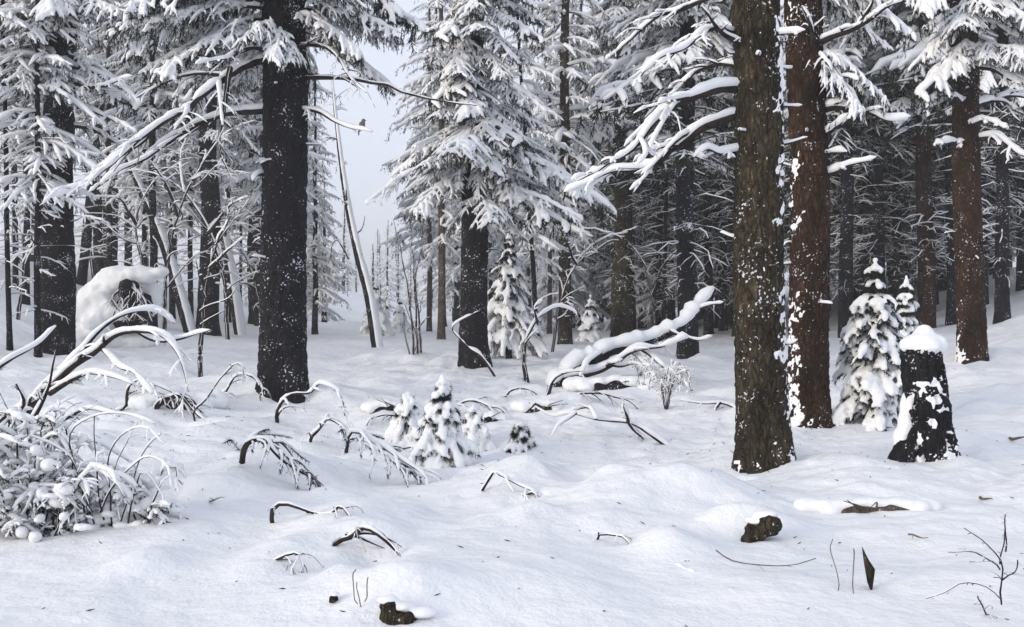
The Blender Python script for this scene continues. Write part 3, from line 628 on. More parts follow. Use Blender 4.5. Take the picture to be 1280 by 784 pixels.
# central spruce
e, B, d = big(593, 456, 34, 'tall central spruce with drooping snow-covered boughs and bare dark lower trunk', 'spruce_tree', 590, 18, .08, M_bark_spruce, .018, 17, (.92, .2, -.5), .15, 40, .035)
zz = lambda py: EYE + (HOR - py) / F * d - B[2]
k = 0
for py in np.arange(262, -140, -6.3):
    az = k * 2.39996 + rg5.uniform(-.3, .3); k += 1; u = (262 - py) / 400
    L = (1.25 + 1.15 * math.exp(-((py - 190) / 75) ** 2) + .25 * math.exp(-((py - 40) / 60) ** 2)) * rg5.uniform(.55, 1.2) * (.72 if math.cos(az) < -.3 else 1)
    hang(e, (.08 * math.cos(az), .08 * math.sin(az), zz(py)), az, L, None, rg5.uniform(-.02, .22), 1.0)
for k in range(22):
    py = 225 - k * 12.5; az = rg5.uniform(-2.5, -.65); hang(e, (.08 * math.cos(az), .08 * math.sin(az), zz(py)), az, rg5.uniform(.8, 1.7), None, rg5.uniform(.05, .35), 1.05)
for pts in [[(585, 215), (545, 208), (510, 218), (480, 238), (458, 256)], [(600, 222), (640, 235), (680, 250), (728, 276)], [(600, 92), (640, 108), (665, 125), (682, 140)], [(588, 80), (550, 66), (518, 66)], [(588, 160), (550, 172), (515, 185)]]:
    limb(e, B, pxpath(pts, d, d - 1.2), .03, .008, .09, 12, .3, 4, droop=.35)

# heavy snowy boughs high on the trees of the second row
for e, y0, y1, n, Lm in [(T778, -80, 150, 30, 2.4), (T858, -80, 90, 20, 2.2), (T1088, -80, 120, 24, 2.3), (T1156, -80, 140, 22, 2.1), (T1253, -80, 120, 18, 2.2), (T262, -70, 190, 26, 2.2)]:
    d = e.location.y
    for k in range(n):
        py = y0 + (y1 - y0) * (k + rg5.random()) / n; az = k * 2.4 + rg5.uniform(-.4, .4)
        hang(e, (0, 0, EYE + (HOR - py) / F * d - e.location.z), az, Lm * rg5.uniform(.5, 1.1), None, rg5.uniform(0, .25), 1.1)
# trunks without crowns in view: leaning snow-coated trees
def leaner(pts, w0, w1, label, snow, d=None, m=None, name='leaning_tree', tw=5):
    B = hit(*pts[0]); d = B[1]; P = pxpath(pts, d, d + .5); P[0] = B - [0, 0, .25]
    e = thing(name, label, 'tree', B)
    _seed[0] += 3; rg = np.random.default_rng(_seed[0]); n = 60; Q = curve(P - B, n); rad = np.linspace(w0, w1, n) * .5 * d / F
    wd = MB().add(*tubes(Q, rad * (1 + .1 * vn(Q * 6)), 12)); o = mkobj('trunk', wd.mesh('trunk', m or M_bark_spruce), e)
    th = rad * .55 * (1 + .35 * vn(Q * 7, 3)); T, S, U = frames(Q[None])
    V, Fq = tubes(Q + U[0] * (rad * .55)[:, None], rad * .92 + .012, 10, th + .01); mkobj('bark_snow', MB().add(V, Fq).mesh('bark_snow', M_snow), o)
    if tw:
        for k in range(tw):
            i = int(n * rg.uniform(.35, .95)); a = rg.uniform(0, 6.28); p0 = Q[i]; D = np.array([math.cos(a), math.sin(a) * .7, rg.uniform(.1, .7)]) * rg.uniform(.4, .9)
            limb(e, (0, 0, 0), [p0, p0 + D * .5, p0 + D + [0, 0, -.1]], rad[i] * .3 + .004, .004, .03, 4, .35, 2)
    return e, B
leaner([(240, 416), (222, 360), (203, 300), (182, 250), (165, 212), (150, 170)], 16, 8, 'snow-coated trunk leaning left, between the snow mound and the thick spruce', 1)
leaner([(301, 418), (290, 350), (276, 275), (268, 235)], 15, 9, 'short snow-plastered leaning trunk just left of the big black spruce', 1)
leaner([(473, 434), (462, 375), (448, 320), (437, 270), (428, 215), (420, 150), (414, 90)], 15, 2, 'white snow-coated trunk leaning left beside the open path', 1, tw=9)
leaner([(101, 356), (110, 290), (120, 215), (124, 170)], 12, 8, 'thin leaning trunk with snow on its left side above the snow mound', 1, tw=3)
def hooked(paths, label, name='bare_sapling', cat='sapling', snow=.05, d=None, d1=0, tw=5, tl=.3, sub=2, w=5, leaf=0, droop=.2, upb=0, m=None, w1=.005):
    """a small woody thing made of limbs given in the photograph; the first point of the first limb stands in the snow"""
    B = hit(*paths[0][0]) if d is None else at(*paths[0][0], d); dd = B[1]; e = thing(name, label, cat, B)
    for i, p in enumerate(paths):
        P = pxpath(p, dd, dd + (d1 if i % 2 == 0 else -d1) + .05 * i)
        if i == 0: P[0] = B - [0, 0, .08]
        limb(e, B, P, (w if np.isscalar(w) else w[i]) * .5 * dd / F, w1, snow, tw, tl, sub, droop=droop, leaf=leaf, upb=upb, matl=m)
    return e
hooked([[(250, 470), (252, 420), (256, 370), (262, 335), (275, 300), (300, 265), (312, 248)], [(262, 335), (278, 320), (305, 296)], [(270, 305), (285, 270), (280, 235)], [(256, 372), (250, 350), (245, 325)]], 'crooked bare sapling with snowy forks left of the big black spruce', snow=.03, w=[7, 5, 5, 4], tw=7, d1=.3)
hooked([[(659, 478), (655, 450), (660, 420), (675, 396), (695, 384), (716, 388), (722, 398)], [(672, 402), (668, 386), (678, 374)]], 'bent sapling arching right under a thick ridge of snow', snow=.07, w=[7, 4], tw=3, d1=.2)
hooked([[(622, 470), (604, 448), (580, 428), (566, 412), (574, 400), (598, 389)]], 'crooked snowy stick leaning left at the foot of the central spruce', name='leaning_stick', cat='branch', snow=.05, w=5, tw=1)
hooked([[(517, 443), (514, 400), (508, 350), (500, 310), (492, 275)], [(522, 442), (520, 390), (517, 330), (514, 285)], [(526, 441), (524, 395), (519, 350), (530, 300)], [(512, 443), (506, 415), (504, 390)], [(518, 440), (520, 415), (500, 370)]], 'clump of thin bare upright stems beside the path', name='bare_shrub', cat='shrub', snow=.012, w=[3, 3.4, 3.2, 2.4, 2], tw=7, tl=.22, upb=.3, droop=-.05)
hooked([[(436, 320), (420, 300), (410, 330)], [(440, 300), (452, 285), (456, 270)]], 'bare dark twigs sticking out of the leaning snowy trunk by the path', name='bare_twigs', cat='twigs', snow=.012, d=hit(473, 434)[1] + .25, w=3, tw=3)

# crooked snow-hung undergrowth crossing in the left wood
for i, (ps, lab) in enumerate([
        ([[(205, 420), (208, 340), (222, 270), (250, 210), (285, 165), (320, 150)], [(222, 270), (205, 225), (175, 190), (150, 178)], [(240, 225), (262, 215), (300, 225)]], 'forked snowy sapling bending right above the leaning trunk'),
        ([[(285, 425), (280, 350), (262, 290), (230, 240), (185, 215), (140, 215)], [(262, 290), (285, 260), (310, 245)], [(230, 240), (225, 200), (235, 165)]], 'snowy sapling bowed left across the thick bare-limbed spruce'),
        ([[(118, 350), (112, 290), (125, 240), (160, 200), (200, 185)], [(125, 240), (105, 205), (95, 170)]], 'snow-hung sapling rising behind the round snow mound'),
        ([[(22, 400), (30, 330), (22, 270), (-5, 230)], [(30, 330), (52, 290), (90, 270), (130, 275)]], 'crooked snowy sapling at the far left edge'),
        ([[(330, 420), (318, 350), (300, 310), (268, 290), (235, 300)], [(318, 350), (330, 310), (322, 270)]], 'small snowy sapling arching left behind the big black spruce'),
        ([[(168, 410), (178, 340), (170, 280), (190, 230), (230, 200)], [(170, 280), (150, 250), (120, 245)]], 'thin snowy sapling between the mound and the leaning trunk')]):
    hooked(ps, lab, snow=.055, w=[6, 5, 4][:len(ps)] + [4] * 3, tw=11, tl=.34, sub=4, d1=.9, droop=.3)
hooked([[(690, 440), (700, 380), (720, 330), (750, 300), (785, 290)], [(720, 330), (705, 295), (690, 270)]], 'snowy sapling bending right before the sunlit-foot trunk', snow=.05, w=4, tw=9, tl=.3, sub=3, d1=.5)
hooked([[(820, 425), (815, 370), (800, 320), (770, 300), (745, 312)], [(815, 370), (830, 330), (850, 310)]], 'thin sapling bowed left in front of the dark wood', snow=.04, w=4, tw=8, tl=.3, sub=3, d1=.5)

# ------------------------------------------------------------------ small snow-loaded spruces
def small_spruce(px, py, top, hw, label, fat=1.0, voxel=.014, seed=1, tiers=9, dark=1.0, name='young_spruce', lean=0.0, stem=False, gapb=0.0, sag=.55, prof=.8, side=.42):
    B = hit(px, py); d = B[1]; H = (py - top) / F * d; Rw = hw / F * d; rg = np.random.default_rng(seed)
    e = thing(name, label, 'spruce', B)
    z = np.linspace(-.2, H * .97, 20); S = np.stack([lean * np.clip(z, 0, None), 0 * z, z], -1)
    st = mkobj('trunk', MB().add(*tubes(S, np.linspace(.025 * H + .01, .006, 20), 8)).mesh('trunk', M_bark_spruce), e)
    nd = MB(); sn = MB()
    for k in range(tiers):
        u = (k + .2) / tiers; u = min(max(u + rg.uniform(-.03, .03), 0), .97); z0 = H * (gapb + (1 - gapb) * (.06 + .9 * u)); r = Rw * (1 - u) ** prof * 1.02 + .03; n = int(5 + 6 * (1 - u))
        az = np.arange(n) * 6.283 / n + rg.uniform(0, 6.28) + rg.normal(0, .15, n); L = r * rg.uniform(.55, 1.25, n)
        t = np.linspace(0, 1, 9)[None, :, None]; D = np.stack([np.cos(az), np.sin(az), np.full(n, .25)], -1)
        P = np.array([lean * z0, 0, z0]) + D[:, None] * t * L[:, None, None] - UP * (t ** 1.8 * (L * (sag + .25) * rg.uniform(.7, 1.2, n))[:, None, None])
        th = np.clip(fat * (.028 + .075 * r) * (.6 + .9 * t[..., 0] ** .7) * rg.uniform(.75, 1.2, (n, 1)), .012, .11); th = th * (1 + .3 * vn(P * 14, seed)); th[:, -1] *= .6; th[:, 0] *= .7
        sn.add(*tubes(P + UP * (th * .45)[..., None], th, 8, th * .8))
        Q, qr = [], []
        for p in P:
            q, r2 = offshoots(p, np.full(9, .008), 6, .55, rg, 6, .55, 1.2, .3, .6); Q.append(q)
        Q = np.concatenate(Q); tt = np.linspace(0, 1, 6)[None]
        th2 = np.clip(fat * (.02 + .045 * r) * (.7 + .5 * tt) * rg.uniform(.6, 1.2, (len(Q), 1)), .01, .065); th2[:, -1] *= .6
        sel = rg.random(len(Q)) < side; sn.add(*tubes(Q[sel] + UP * (th2[sel] * .4)[..., None], th2[sel], 6, th2[sel] * .8))
        nd.add(*tubes(P, np.full(P.shape[:2], .007), 3)); needles(nd, P - UP * .02, rg, int(70 * dark), .07, .004, 1, .45); needles(nd, Q - UP * .012, rg, int(34 * dark), .062, .0038, 1, .45)
    blobs(sn, [[lean * H, 0, H * .985], [lean * H, 0, H * .94]], [.012 + .012 * fat * H, .02 + .02 * fat * H])
    c = mkobj('crown', nd.mesh('crown', [M_twig, M_needle]), e); mkobj('snow', remesh(sn, 'snow', voxel, M_snow, 2, .014, 20), c)
    return e, B, d
small_spruce(1094, 522, 322, 50, 'rounded snow-loaded young spruce left of the broken stump', .72, .019, 3, 13, 2.2, sag=.62, prof=.5, side=.8)
small_spruce(1133, 480, 344, 24, 'smaller snow-covered spruce tucked behind the snow-loaded one', .75, .02, 4, 12, 1.6, sag=.6, prof=.5, side=.75)
small_spruce(636, 447, 284, 43, 'small bluish spruce beside the central trunk, needles showing through snow', .62, .032, 5, 15, 1.3, gapb=.12, sag=.75)
small_spruce(738, 427, 368, 18, 'tiny white spruce before the straight grey trunk', 1.1, .034, 6, 7, .8)
small_spruce(553, 583, 468, 44, 'knee-high snow-covered spruce in the middle of the clearing', .75, .0135, 7, 14, .7, sag=.65, prof=1.0)
small_spruce(510, 552, 490, 30, 'low snow-covered spruce left of the knee-high one', .78, .0145, 8, 11, .7, sag=.7)
small_spruce(592, 560, 505, 25, 'low snow-covered spruce right of the knee-high one', .78, .0145, 9, 10, .7, sag=.7)
small_spruce(651, 562, 528, 17, 'tiny spruce tip poking out of the snow right of centre', .7, .013, 10, 9, 1.6)
small_spruce(470, 420, 350, 22, 'hazy white young spruce at the edge of the path', 1.0, .05, 11, 8, .5)
small_spruce(500, 415, 372, 16, 'small white spruce farther along the path', 1.0, .05, 12, 7, .5)

# ------------------------------------------------------------------ snow bush and dead crown at the left
def snow_bush(px, py, hw, h_px, label, seed, dark=1.0, n=26):
    B = hit(px, py); d = B[1]; Rw = hw / F * d; H = h_px / F * d; rg = np.random.default_rng(seed); B = B - [0, 0, .2 * H]; e = thing('snow_bush', label, 'bush', B)
    az = rg.uniform(0, 6.28, n); t = np.linspace(0, 1, 12)[None, :, None]; L = Rw * rg.uniform(.25, 1.15, n)
    D = np.stack([np.cos(az), np.sin(az) * .8, np.zeros(n)], -1); hz = H * rg.uniform(.4, 1.25, n) * (1.15 - .45 * L / Rw); bend = rg.uniform(1.7, 2.7, n)[:, None, None]
    P = rg.normal(0, .12, (n, 1, 3)) * [1, 1, .2] + D[:, None] * t * L[:, None, None] + UP * (hz[:, None, None] * np.sin(t * bend)) + np.cumsum(rg.normal(0, .012, (n, 12, 3)), 1)
    wd = MB().add(*tubes(P, np.linspace(.010, .004, 12)[None] * np.ones((n, 1)), 4)); sn = MB(); sn.add(*snow_tubes(P, .007, .042, 7, seed, -.3, 7))
    for p in P:
        Q, q = offshoots(p, np.full(12, .007), 11, .42, rg, 6, .3, 1.2, .2, 1.0); wd.add(*tubes(Q, np.maximum(q, .0025), 3)); sn.add(*snow_tubes(Q, q, .032, 6, seed + 1, -.25, 9))
        for c in Q[::2]:
            Q2, q2 = offshoots(c, np.full(6, .004), 4, .5, rg, 4, .25, 1.1, .25, 1.0); wd.add(*tubes(Q2, np.maximum(q2, .002), 3)); sn.add(*snow_tubes(Q2, q2, .015, 4, seed + 2, -.25, 9))
        if rg.random() < dark: needles(wd, Q - UP * .01, rg, 34, .045, .0036, 1, .3)
    c_ = rg.normal(0, 1, (44, 3)) * [Rw * .45, Rw * .3, H * .24] + [0, 0, H * .42]; cl = MB(); blobs(cl, c_, np.stack([rg.uniform(.03, .085, 44), rg.uniform(.03, .08, 44), rg.uniform(.025, .05, 44)], -1), 2)
    o = mkobj('stems', wd.mesh('stems', [M_twig, M_needle]), e); mkobj('snow', sn.mesh('snow', M_snow), o); mkobj('snow_clumps', remesh(cl, 'snow_clumps', .014, M_snow, 3, .014, 14), e)['kind'] = 'stuff'; return e
snow_bush(55, 668, 96, 150, 'low spruce bush bowed under lumps of snow at the lower left', 21, .35, 34)
snow_bush(165, 655, 52, 70, 'small snowy bush with dry stems right of the bowed spruce bush', 22, .15, 20)
def arch_stems(specs, label, name, B0, snow=.018, w=2.4, m=None, tw=3, cat='shrub', sub=1):
    B = hit(*B0); dd = B[1]; e = thing(name, label, cat, B); rg = random.Random(len(specs))
    for s in specs: limb(e, B, pxpath(s, dd, dd + rg.uniform(-.4, .3)), w * .5 * dd / F, .003, snow, tw, .25, sub, matl=m, droop=.2)
    return e
arch_stems([[(118, 655), (100, 590), (90, 545), (120, 520), (160, 518), (195, 530)], [(130, 650), (120, 580), (118, 520)], [(140, 655), (135, 590), (150, 545), (180, 535), (205, 555)], [(150, 650), (140, 600), (160, 550), (172, 528)], [(125, 640), (150, 600), (180, 570), (205, 580), (215, 610)], [(160, 655), (165, 620), (178, 590), (195, 615), (212, 640)],
            [(100, 650), (80, 600), (60, 575), (30, 570)], [(105, 640), (95, 585), (70, 560), (40, 545)], [(150, 655), (170, 590), (200, 545), (232, 552)]], 'thin arching bare stems edged with snow beside the bowed bush', 'bare_shrub', (140, 660))
D0 = hit(30, 612)[1]
e = thing('fallen_branches', 'fallen dead crown with forking snow-lined branches at the left edge', 'branches', hit(30, 612))
B = np.array(e.location)
for pts, w, dd, tw in [([(-40, 600), (15, 540), (60, 480), (100, 440), (135, 405), (165, 388), (195, 388), (218, 404)], 15, (D0, D0 + .7), 5),
        ([(50, 495), (90, 458), (120, 440), (145, 416), (175, 412), (208, 420), (226, 448), (236, 490)], 12, (D0 + .2, D0 - .2), 8),
        ([(-30, 480), (10, 452), (40, 434), (70, 408)], 9, (D0 + .4, D0 + .9), 2), ([(15, 570), (45, 520), (62, 480), (70, 438)], 8, (D0 - .2, D0 - .4), 2),
        ([(170, 412), (198, 424), (230, 420), (262, 413)], 8, (D0 + .2, D0 - .1), 2), ([(62, 492), (95, 470), (130, 465), (165, 480)], 8, (D0 + .1, D0 - .4), 6),
        ([(130, 438), (150, 460), (170, 468), (190, 492)], 6, (D0 + .1, D0 - .5), 5), ([(-20, 520), (20, 520), (60, 530), (110, 512), (150, 520)], 8, (D0 - .1, D0 - .6), 9), ([(-30, 560), (5, 520), (30, 505), (20, 480)], 11, (D0 - .3, D0 - .8), 3), ([(20, 560), (60, 545), (110, 550), (160, 575)], 6, (D0 - .4, D0 - .9), 9), ([(0, 600), (35, 575), (75, 590), (110, 620)], 6, (D0 - .5, D0 - 1.0), 8)]:
    limb(e, B, pxpath(pts, *dd), w * .5 * D0 / F, .006, .042, tw, .26, 3, gap=-.6)

# ------------------------------------------------------------------ snow mounds, stump, fallen trunk
def mound(px, py, parts, label, name, voxel=.02, noise=.012, under=None, cat='snow mound'):
    """parts: px, py, half width px, half height px, depth offset m, depth radius m"""
    B = hit(px, py); d = B[1]; e = thing(name, label, cat, B); sn = MB()
    for (x, y, a, b, off, dr) in parts:
        p = at(x, y, d + off) - B; blobs(sn, [p], np.array([[a / F * d, dr, b / F * d]]), 3)
    mkobj('snow', remesh(sn, 'snow', voxel, M_snow, 6, noise, 6), e)
    return e, B, d
e, B, d = mound(150, 432, [(150, 352, 34, 20, .1, .5), (176, 344, 26, 12, .0, .4), (200, 340, 12, 6, -.1, .2), (128, 372, 30, 22, .1, .5), (108, 388, 26, 20, .0, .45), (138, 392, 30, 14, -.2, .35), (96, 408, 30, 20, .2, .6), (120, 422, 50, 26, .3, .8), (188, 372, 14, 24, .35, .3), (160, 428, 50, 18, .5, .7), (150, 378, 40, 36, .5, .5), (118, 402, 16, 9, -.4, .25), (92, 426, 22, 12, -.3, .4)], 'big round snow mound over an uprooted stump behind the left branches', 'snow_mound', .045, .06)
for s in range(9):
    rg = random.Random(s + 3); x = 155 + rg.uniform(-14, 30); limb(e, B, pxpath([(x, 352 + rg.uniform(-4, 10)), (x + rg.uniform(-14, 18), 375), (x + rg.uniform(-20, 24), 402)], d - .32, d - .55), .035, .012, .02, 4, .4, 2, name='root')
root = MB(); blobs(root, [at(160, 358, d - .22) - B, at(172, 385, d - .05) - B, at(158, 402, d - .1) - B], np.array([[.22, .25, .2], [.35, .35, .4], [.3, .3, .2]]), 3); mkobj('root_plate', remesh(root, 'root_plate', .03, M_bark_spruce, 1, .05, 9), e)

B = hit(1166, 572); d = B[1]; e = thing('broken_stump', 'broken dark tree stump with round snow cap beside the young spruce', 'stump', B)
k = d / F; trunk(e, 135 * k, 24 * k, 20 * k, (-.09, .02), M_bark_spruce, 9, 23, 64, .014, .045, .18, (.42, .3, -1.2))
sn = MB(); rg = np.random.default_rng(2)
for a, b, r_, zr in [(0, 0, 25, 17), (-10, 4, 16, 13), (12, -3, 17, 14), (3, -8, 18, 12), (-19, -2, 11, 10), (21, 2, 9, 10), (2, 2, 16, 22)]:
    blobs(sn, [[-12 * k + a * k, b * k, 136 * k + (4 if zr < 20 else 8) * k]], np.array([[r_ * k, r_ * k, zr * k]]), 3)
mkobj('snow', remesh(sn, 'snow', .013, M_snow, 5, .01, 10), e)
sl_ = trunk(e, 70 * k, 11 * k, 3 * k, (.35, .1), M_bark_spruce, 9, 24, 32, .015, .03, .2, (.3, .5, 2.8), name='split_side'); sl_.location = (-38 * k, -.02, 0)
lb = MB(); blobs(lb, [[-30 * k, .02, 62 * k], [-34 * k, .0, 42 * k], [-38 * k, .02, 20 * k], [-22 * k, .0, 84 * k]], np.array([[10, 12, 22], [10, 12, 20], [11, 12, 20], [8, 9, 18]]) * k, 3); mkobj('side_snow', remesh(lb, 'side_snow', .014, M_snow, 4, .01, 10), e)

# the fallen trunk and what lies about it
def fallen(pts, w0, w1, d0, d1, label, extra=(), snow=.12, name='fallen_tree', m=None, leaf=0, tw=0, cat='fallen tree'):
    P = pxpath(pts, d0, d1); B = P[0].copy(); e = thing(name, label, cat, B); k = d0 / F
    limb(e, B, P, w0 * .5 * k, w1 * .5 * k, snow, tw, .2, 2, n=90, matl=m or M_bark_spruce, sides=12, name='trunk', gap=-.9, leaf=leaf, kink=.03)
    for q, w, dd, t, sn_ in extra: limb(e, B, pxpath(q, *dd), w * .5 * k, .006, sn_, t, .3, 3, leaf=leaf, gap=-.6)
    return e
dF = hit(700, 482)[1]
fallen([(690, 484), (722, 458), (765, 438), (812, 426), (848, 408), (870, 388), (891, 362)], 22, 9, dF, dF + 1.4, 'snow-topped fallen trunk slanting up to the right in mid clearing',
       [([(870, 388), (888, 380), (904, 378)], 6, (dF + 1.1, dF + .9), 0, .06), ([(700, 474), (750, 462), (790, 440), (830, 432), (860, 420)], 12, (dF, dF + .2), 5, .10), ([(800, 434), (822, 452), (850, 470), (866, 492)], 6, (dF + .4, dF - .6), 7, .05),
        ([(790, 440), (812, 462), (822, 485)], 5, (dF + .3, dF - .5), 6, .05), ([(838, 414), (870, 425), (890, 420)], 6, (dF + .7, dF + .5), 3, .06), ([(750, 442), (735, 452), (725, 470)], 7, (dF + .2, dF - .3), 3, .06)], .16)
def shrub_leaf(px, py, label, seed, n=7, hw=40, h=55):
    B = hit(px, py); d = B[1]; e = thing('leafy_brush', label, 'brush', B); rg = np.random.default_rng(seed); k = d / F
    for i in range(n):
        a = rg.uniform(0, 6.28); L = rg.uniform(.5, 1) * hw * k; hh = rg.uniform(.6, 1) * h * k; D = np.array([math.cos(a), math.sin(a), 0])
        limb(e, (0, 0, 0), [np.zeros(3) - [0, 0, .05], D * L * .35 + UP * hh * .8, D * L * .75 + UP * hh, D * L + UP * hh * .55], .007, .003, .028, 7, .4, 3, leaf=.16)
    return e
shrub_leaf(832, 512, 'low brush with brown withered leaves and snow right of the fallen trunk', 3, 11, 48, 62)
shrub_leaf(800, 470, 'twiggy snowy brush caught on the fallen trunk', 5, 6, 30, 34)
hooked([[(928, 508), (905, 503), (880, 504), (850, 500)], [(900, 503), (893, 512), (890, 520)]], 'thin brown branch lying against the front pine', name='fallen_branch', cat='branch', snow=.03, w=5, tw=3, d=hit(900, 510)[1] - .1)
# dead branches in the clearing
hooked([[(850, 560), (815, 545), (785, 528), (745, 524), (715, 516), (690, 520), (668, 508)], [(785, 528), (782, 512), (780, 504)], [(785, 528), (800, 545), (812, 560)], [(720, 516), (700, 530), (690, 545)], [(745, 524), (735, 510), (700, 520)]], 'dark dead branch with forked twigs lying across the clearing', name='fallen_branch', cat='branch', snow=.05, w=[7, 5, 4, 4, 4], tw=3, d=hit(760, 548)[1], d1=.3)
hooked([[(683, 490), (692, 474), (710, 466), (728, 464)]], 'short dark branch poking out left below the fallen trunk', name='fallen_branch', cat='branch', snow=.05, w=7, tw=2, d=hit(690, 492)[1])
def dark_log(px, py, wpx, hpx, label, ang=0.0, m=None, name='buried_log', cap=1.0, seed=0, d_off=0.0, ends=True, thick=1.0):
    """a log lying half buried under its own cap of snow"""
    B = hit(px, py); d = B[1] + d_off; k = d / F; L = wpx * k; r = hpx * k; e = thing(name, label, 'log', B); rg = np.random.default_rng(seed + 50)
    x = np.linspace(-.5, .5, 36); P = np.stack([x * L, ang * x * L + .05 * L * vn(np.stack([x * 4, x * 0 + seed, x * 0], -1), 3), .15 * r * np.cos(x * 3.0)], -1); P[:, 2] += -.35 * r + .5 * r * vn(np.stack([x * 5, x * 0, x * 0 + seed], -1), 9)
    rad = r * (1 - .5 * (np.abs(x) * 2) ** 2) * (1 + .35 * vn(P * 11, seed)); mb = MB().add(*tubes(P, rad, 14))
    for k_ in range(3):
        a = rg.uniform(-.45, .45) * L; mb.add(*tubes(curve([[a, 0, 0], [a + rg.normal(0, .06), -.08, r * rg.uniform(.4, 1.6)], [a + rg.normal(0, .12), -.12, r * rg.uniform(.2, 2.2)]], 8), np.linspace(.009, .003, 8), 4))
    mkobj('log', mb.mesh('log', m or M_bark_spruce), e)
    sn = MB(); n_ = 9
    for k_ in range(n_):
        u = (k_ + .5) / n_ - .5; rr = r * rg.uniform(1.0, 1.5) * thick + .015; z_ = r * (.75 + cap * .55) * (1 - .6 * abs(u) * 2) * rg.uniform(.8, 1.15)
        blobs(sn, [[u * L * 1.35, ang * u * L + r * rg.uniform(.55, .95), z_ * .75], [u * L * 1.7, ang * u * L + r * 2.2 + .03, z_ * .35]], np.array([[L / n_ * 1.3 + rr * .3, rr, rr * .72], [L / n_ * 1.6 + rr * .5, rr * 1.6, rr * .9]]), 2)
    for sg in (-1, 1): blobs(sn, [[sg * L * .56, ang * sg * .5 * L + r * .2, -.1 * r]], np.array([[L * .12 + r * .6, r * 1.5, r * .9]]), 2)
    mkobj('snow', remesh(sn, 'snow', max(.018, r * .22), M_snow, 4, .012, 9), e); return e
LG = [(770, 484, 66, 7, 'dark log put in for the shaded gap under snow beneath the fallen trunk', 0, None, 1.3), (675, 512, 36, 6, 'short dark log end poking from snow left of the forked dead branch', .2, None, 1.2), (480, 512, 30, 6, 'small dark log end in the hummocks left of the low spruces', 0, None, 1.2),  # first entry: added dark log stands in for the shaded gap below the trunk
      (425, 507, 24, 4, 'dark stick end showing in snow right of the big black spruce', 0, None, 1.3), (615, 527, 24, 6, 'dark lump of wood in snow right of the low spruces', 0, None, 1.1), (655, 620, 34, 4, 'dark sliver of a buried log in mid foreground below the low spruces', 0, None, 1.3), (845, 708, 26, 5, 'small dark notch of wood under a snow hump at lower right of centre', 0, None, 1.4),
      (218, 506, 60, 10, 'dark log end under snow left of the big black spruce', .3, None, 1.3), (1092, 640, 96, 8, 'pale log lying in a long snow hump in front of the stump', 0, M_bark_pale, 1.3), (160, 730, 24, 3, 'tiny dark twig under a round snow lump at lower left', 0, None, 2.0), (352, 710, 32, 4, 'small dark twig under a snow lump left of the arched branch', 0, None, 1.3),
      (760, 678, 34, 3, 'thin brown stick in the snow right of the foreground middle', .4, M_bark_pale, 1.0), (500, 560, 40, 4, 'thin dark stick low in the snow left of the knee-high spruce', .2, None, 1.2)]
for i, (x, y, a, b, lab, an, m, c) in enumerate(LG):
    if b > 5: dark_log(x, y, a, b, lab, an, m or (M_bark_pine if i % 2 else M_bark_spruce), cap=c, seed=i)
# round bark-covered block at the right foreground
def chunk(px, py, parts, label, name, cat, capp=None, m=None, voxel=.012, noise=.012):
    B = hit(px, py); d = B[1]; k = d / F; e = thing(name, label, cat, B); mb = MB()
    for (x, y, a, b, dr) in parts: blobs(mb, [at(x, y, d + dr * k * .3) - B], np.array([[a * k, dr * k, b * k]]), 3)
    mkobj('wood', remesh(mb, 'wood', voxel, m or M_bark_pine, 1, noise * 1.8, 22), e)
    if capp:
        sn = MB()
        for (x, y, a, b, off, dr) in capp: blobs(sn, [at(x, y, d + off * k) - B], np.array([[a * k, dr * k, b * k]]), 3)
        mkobj('snow', remesh(sn, 'snow', .012, M_snow, 5, .01, 10), e)
    return e
chunk(952, 676, [(958, 656, 18, 15, 22), (945, 664, 14, 12, 20), (936, 674, 9, 9, 14)], 'dark bark-covered log end sticking out of the snow before the front pine', 'log_end', 'log', [(944, 651, 14, 5, 6, 14), (958, 643, 15, 5, 8, 14)])
chunk(490, 776, [(486, 766, 13, 20, 14), (505, 774, 18, 12, 14), (492, 782, 20, 12, 16)], 'dark splintered wood stub at the bottom edge left of centre', 'wood_stub', 'stump', [(484, 750, 15, 6, 6, 12), (502, 758, 18, 7, 8, 14), (525, 766, 22, 8, 10, 14)])
chunk(416, 756, [(416, 750, 7, 7, 8)], 'small dark knot of wood in snow near the bottom edge', 'wood_knot', 'wood', [(418, 743, 9, 4, 2, 9)])
chunk(1048, 640, [(1049, 637, 6, 6, 8), (1066, 640, 5, 3, 6)], 'small dark broken end of the pale log', 'wood_knot', 'wood')
B = hit(1090, 738); d = B[1]; k = d / F; sp = MB(); V = np.array([at(x, y, d + o) - B for x, y, o in [(1077, 682, 0), (1086, 700, -.03), (1094, 712, -.01), (1090, 742, 0), (1084, 728, -.03), (1080, 705, -.01), (1082, 695, .04), (1090, 715, .05), (1088, 738, .05)]])
sp.add(V, [(0, 1, 5), (1, 4, 5), (1, 2, 4), (2, 3, 4), (0, 6, 1), (1, 6, 7), (1, 7, 2), (2, 7, 8), (2, 8, 3), (0, 5, 6), (5, 4, 7), (5, 7, 6), (4, 3, 8), (4, 8, 7)])
thing('wood_splinter', 'sharp dark splinter of wood standing upright in snow at lower right', 'splinter', B, me=sp.mesh('wood_splinter', M_bark_pine, False))
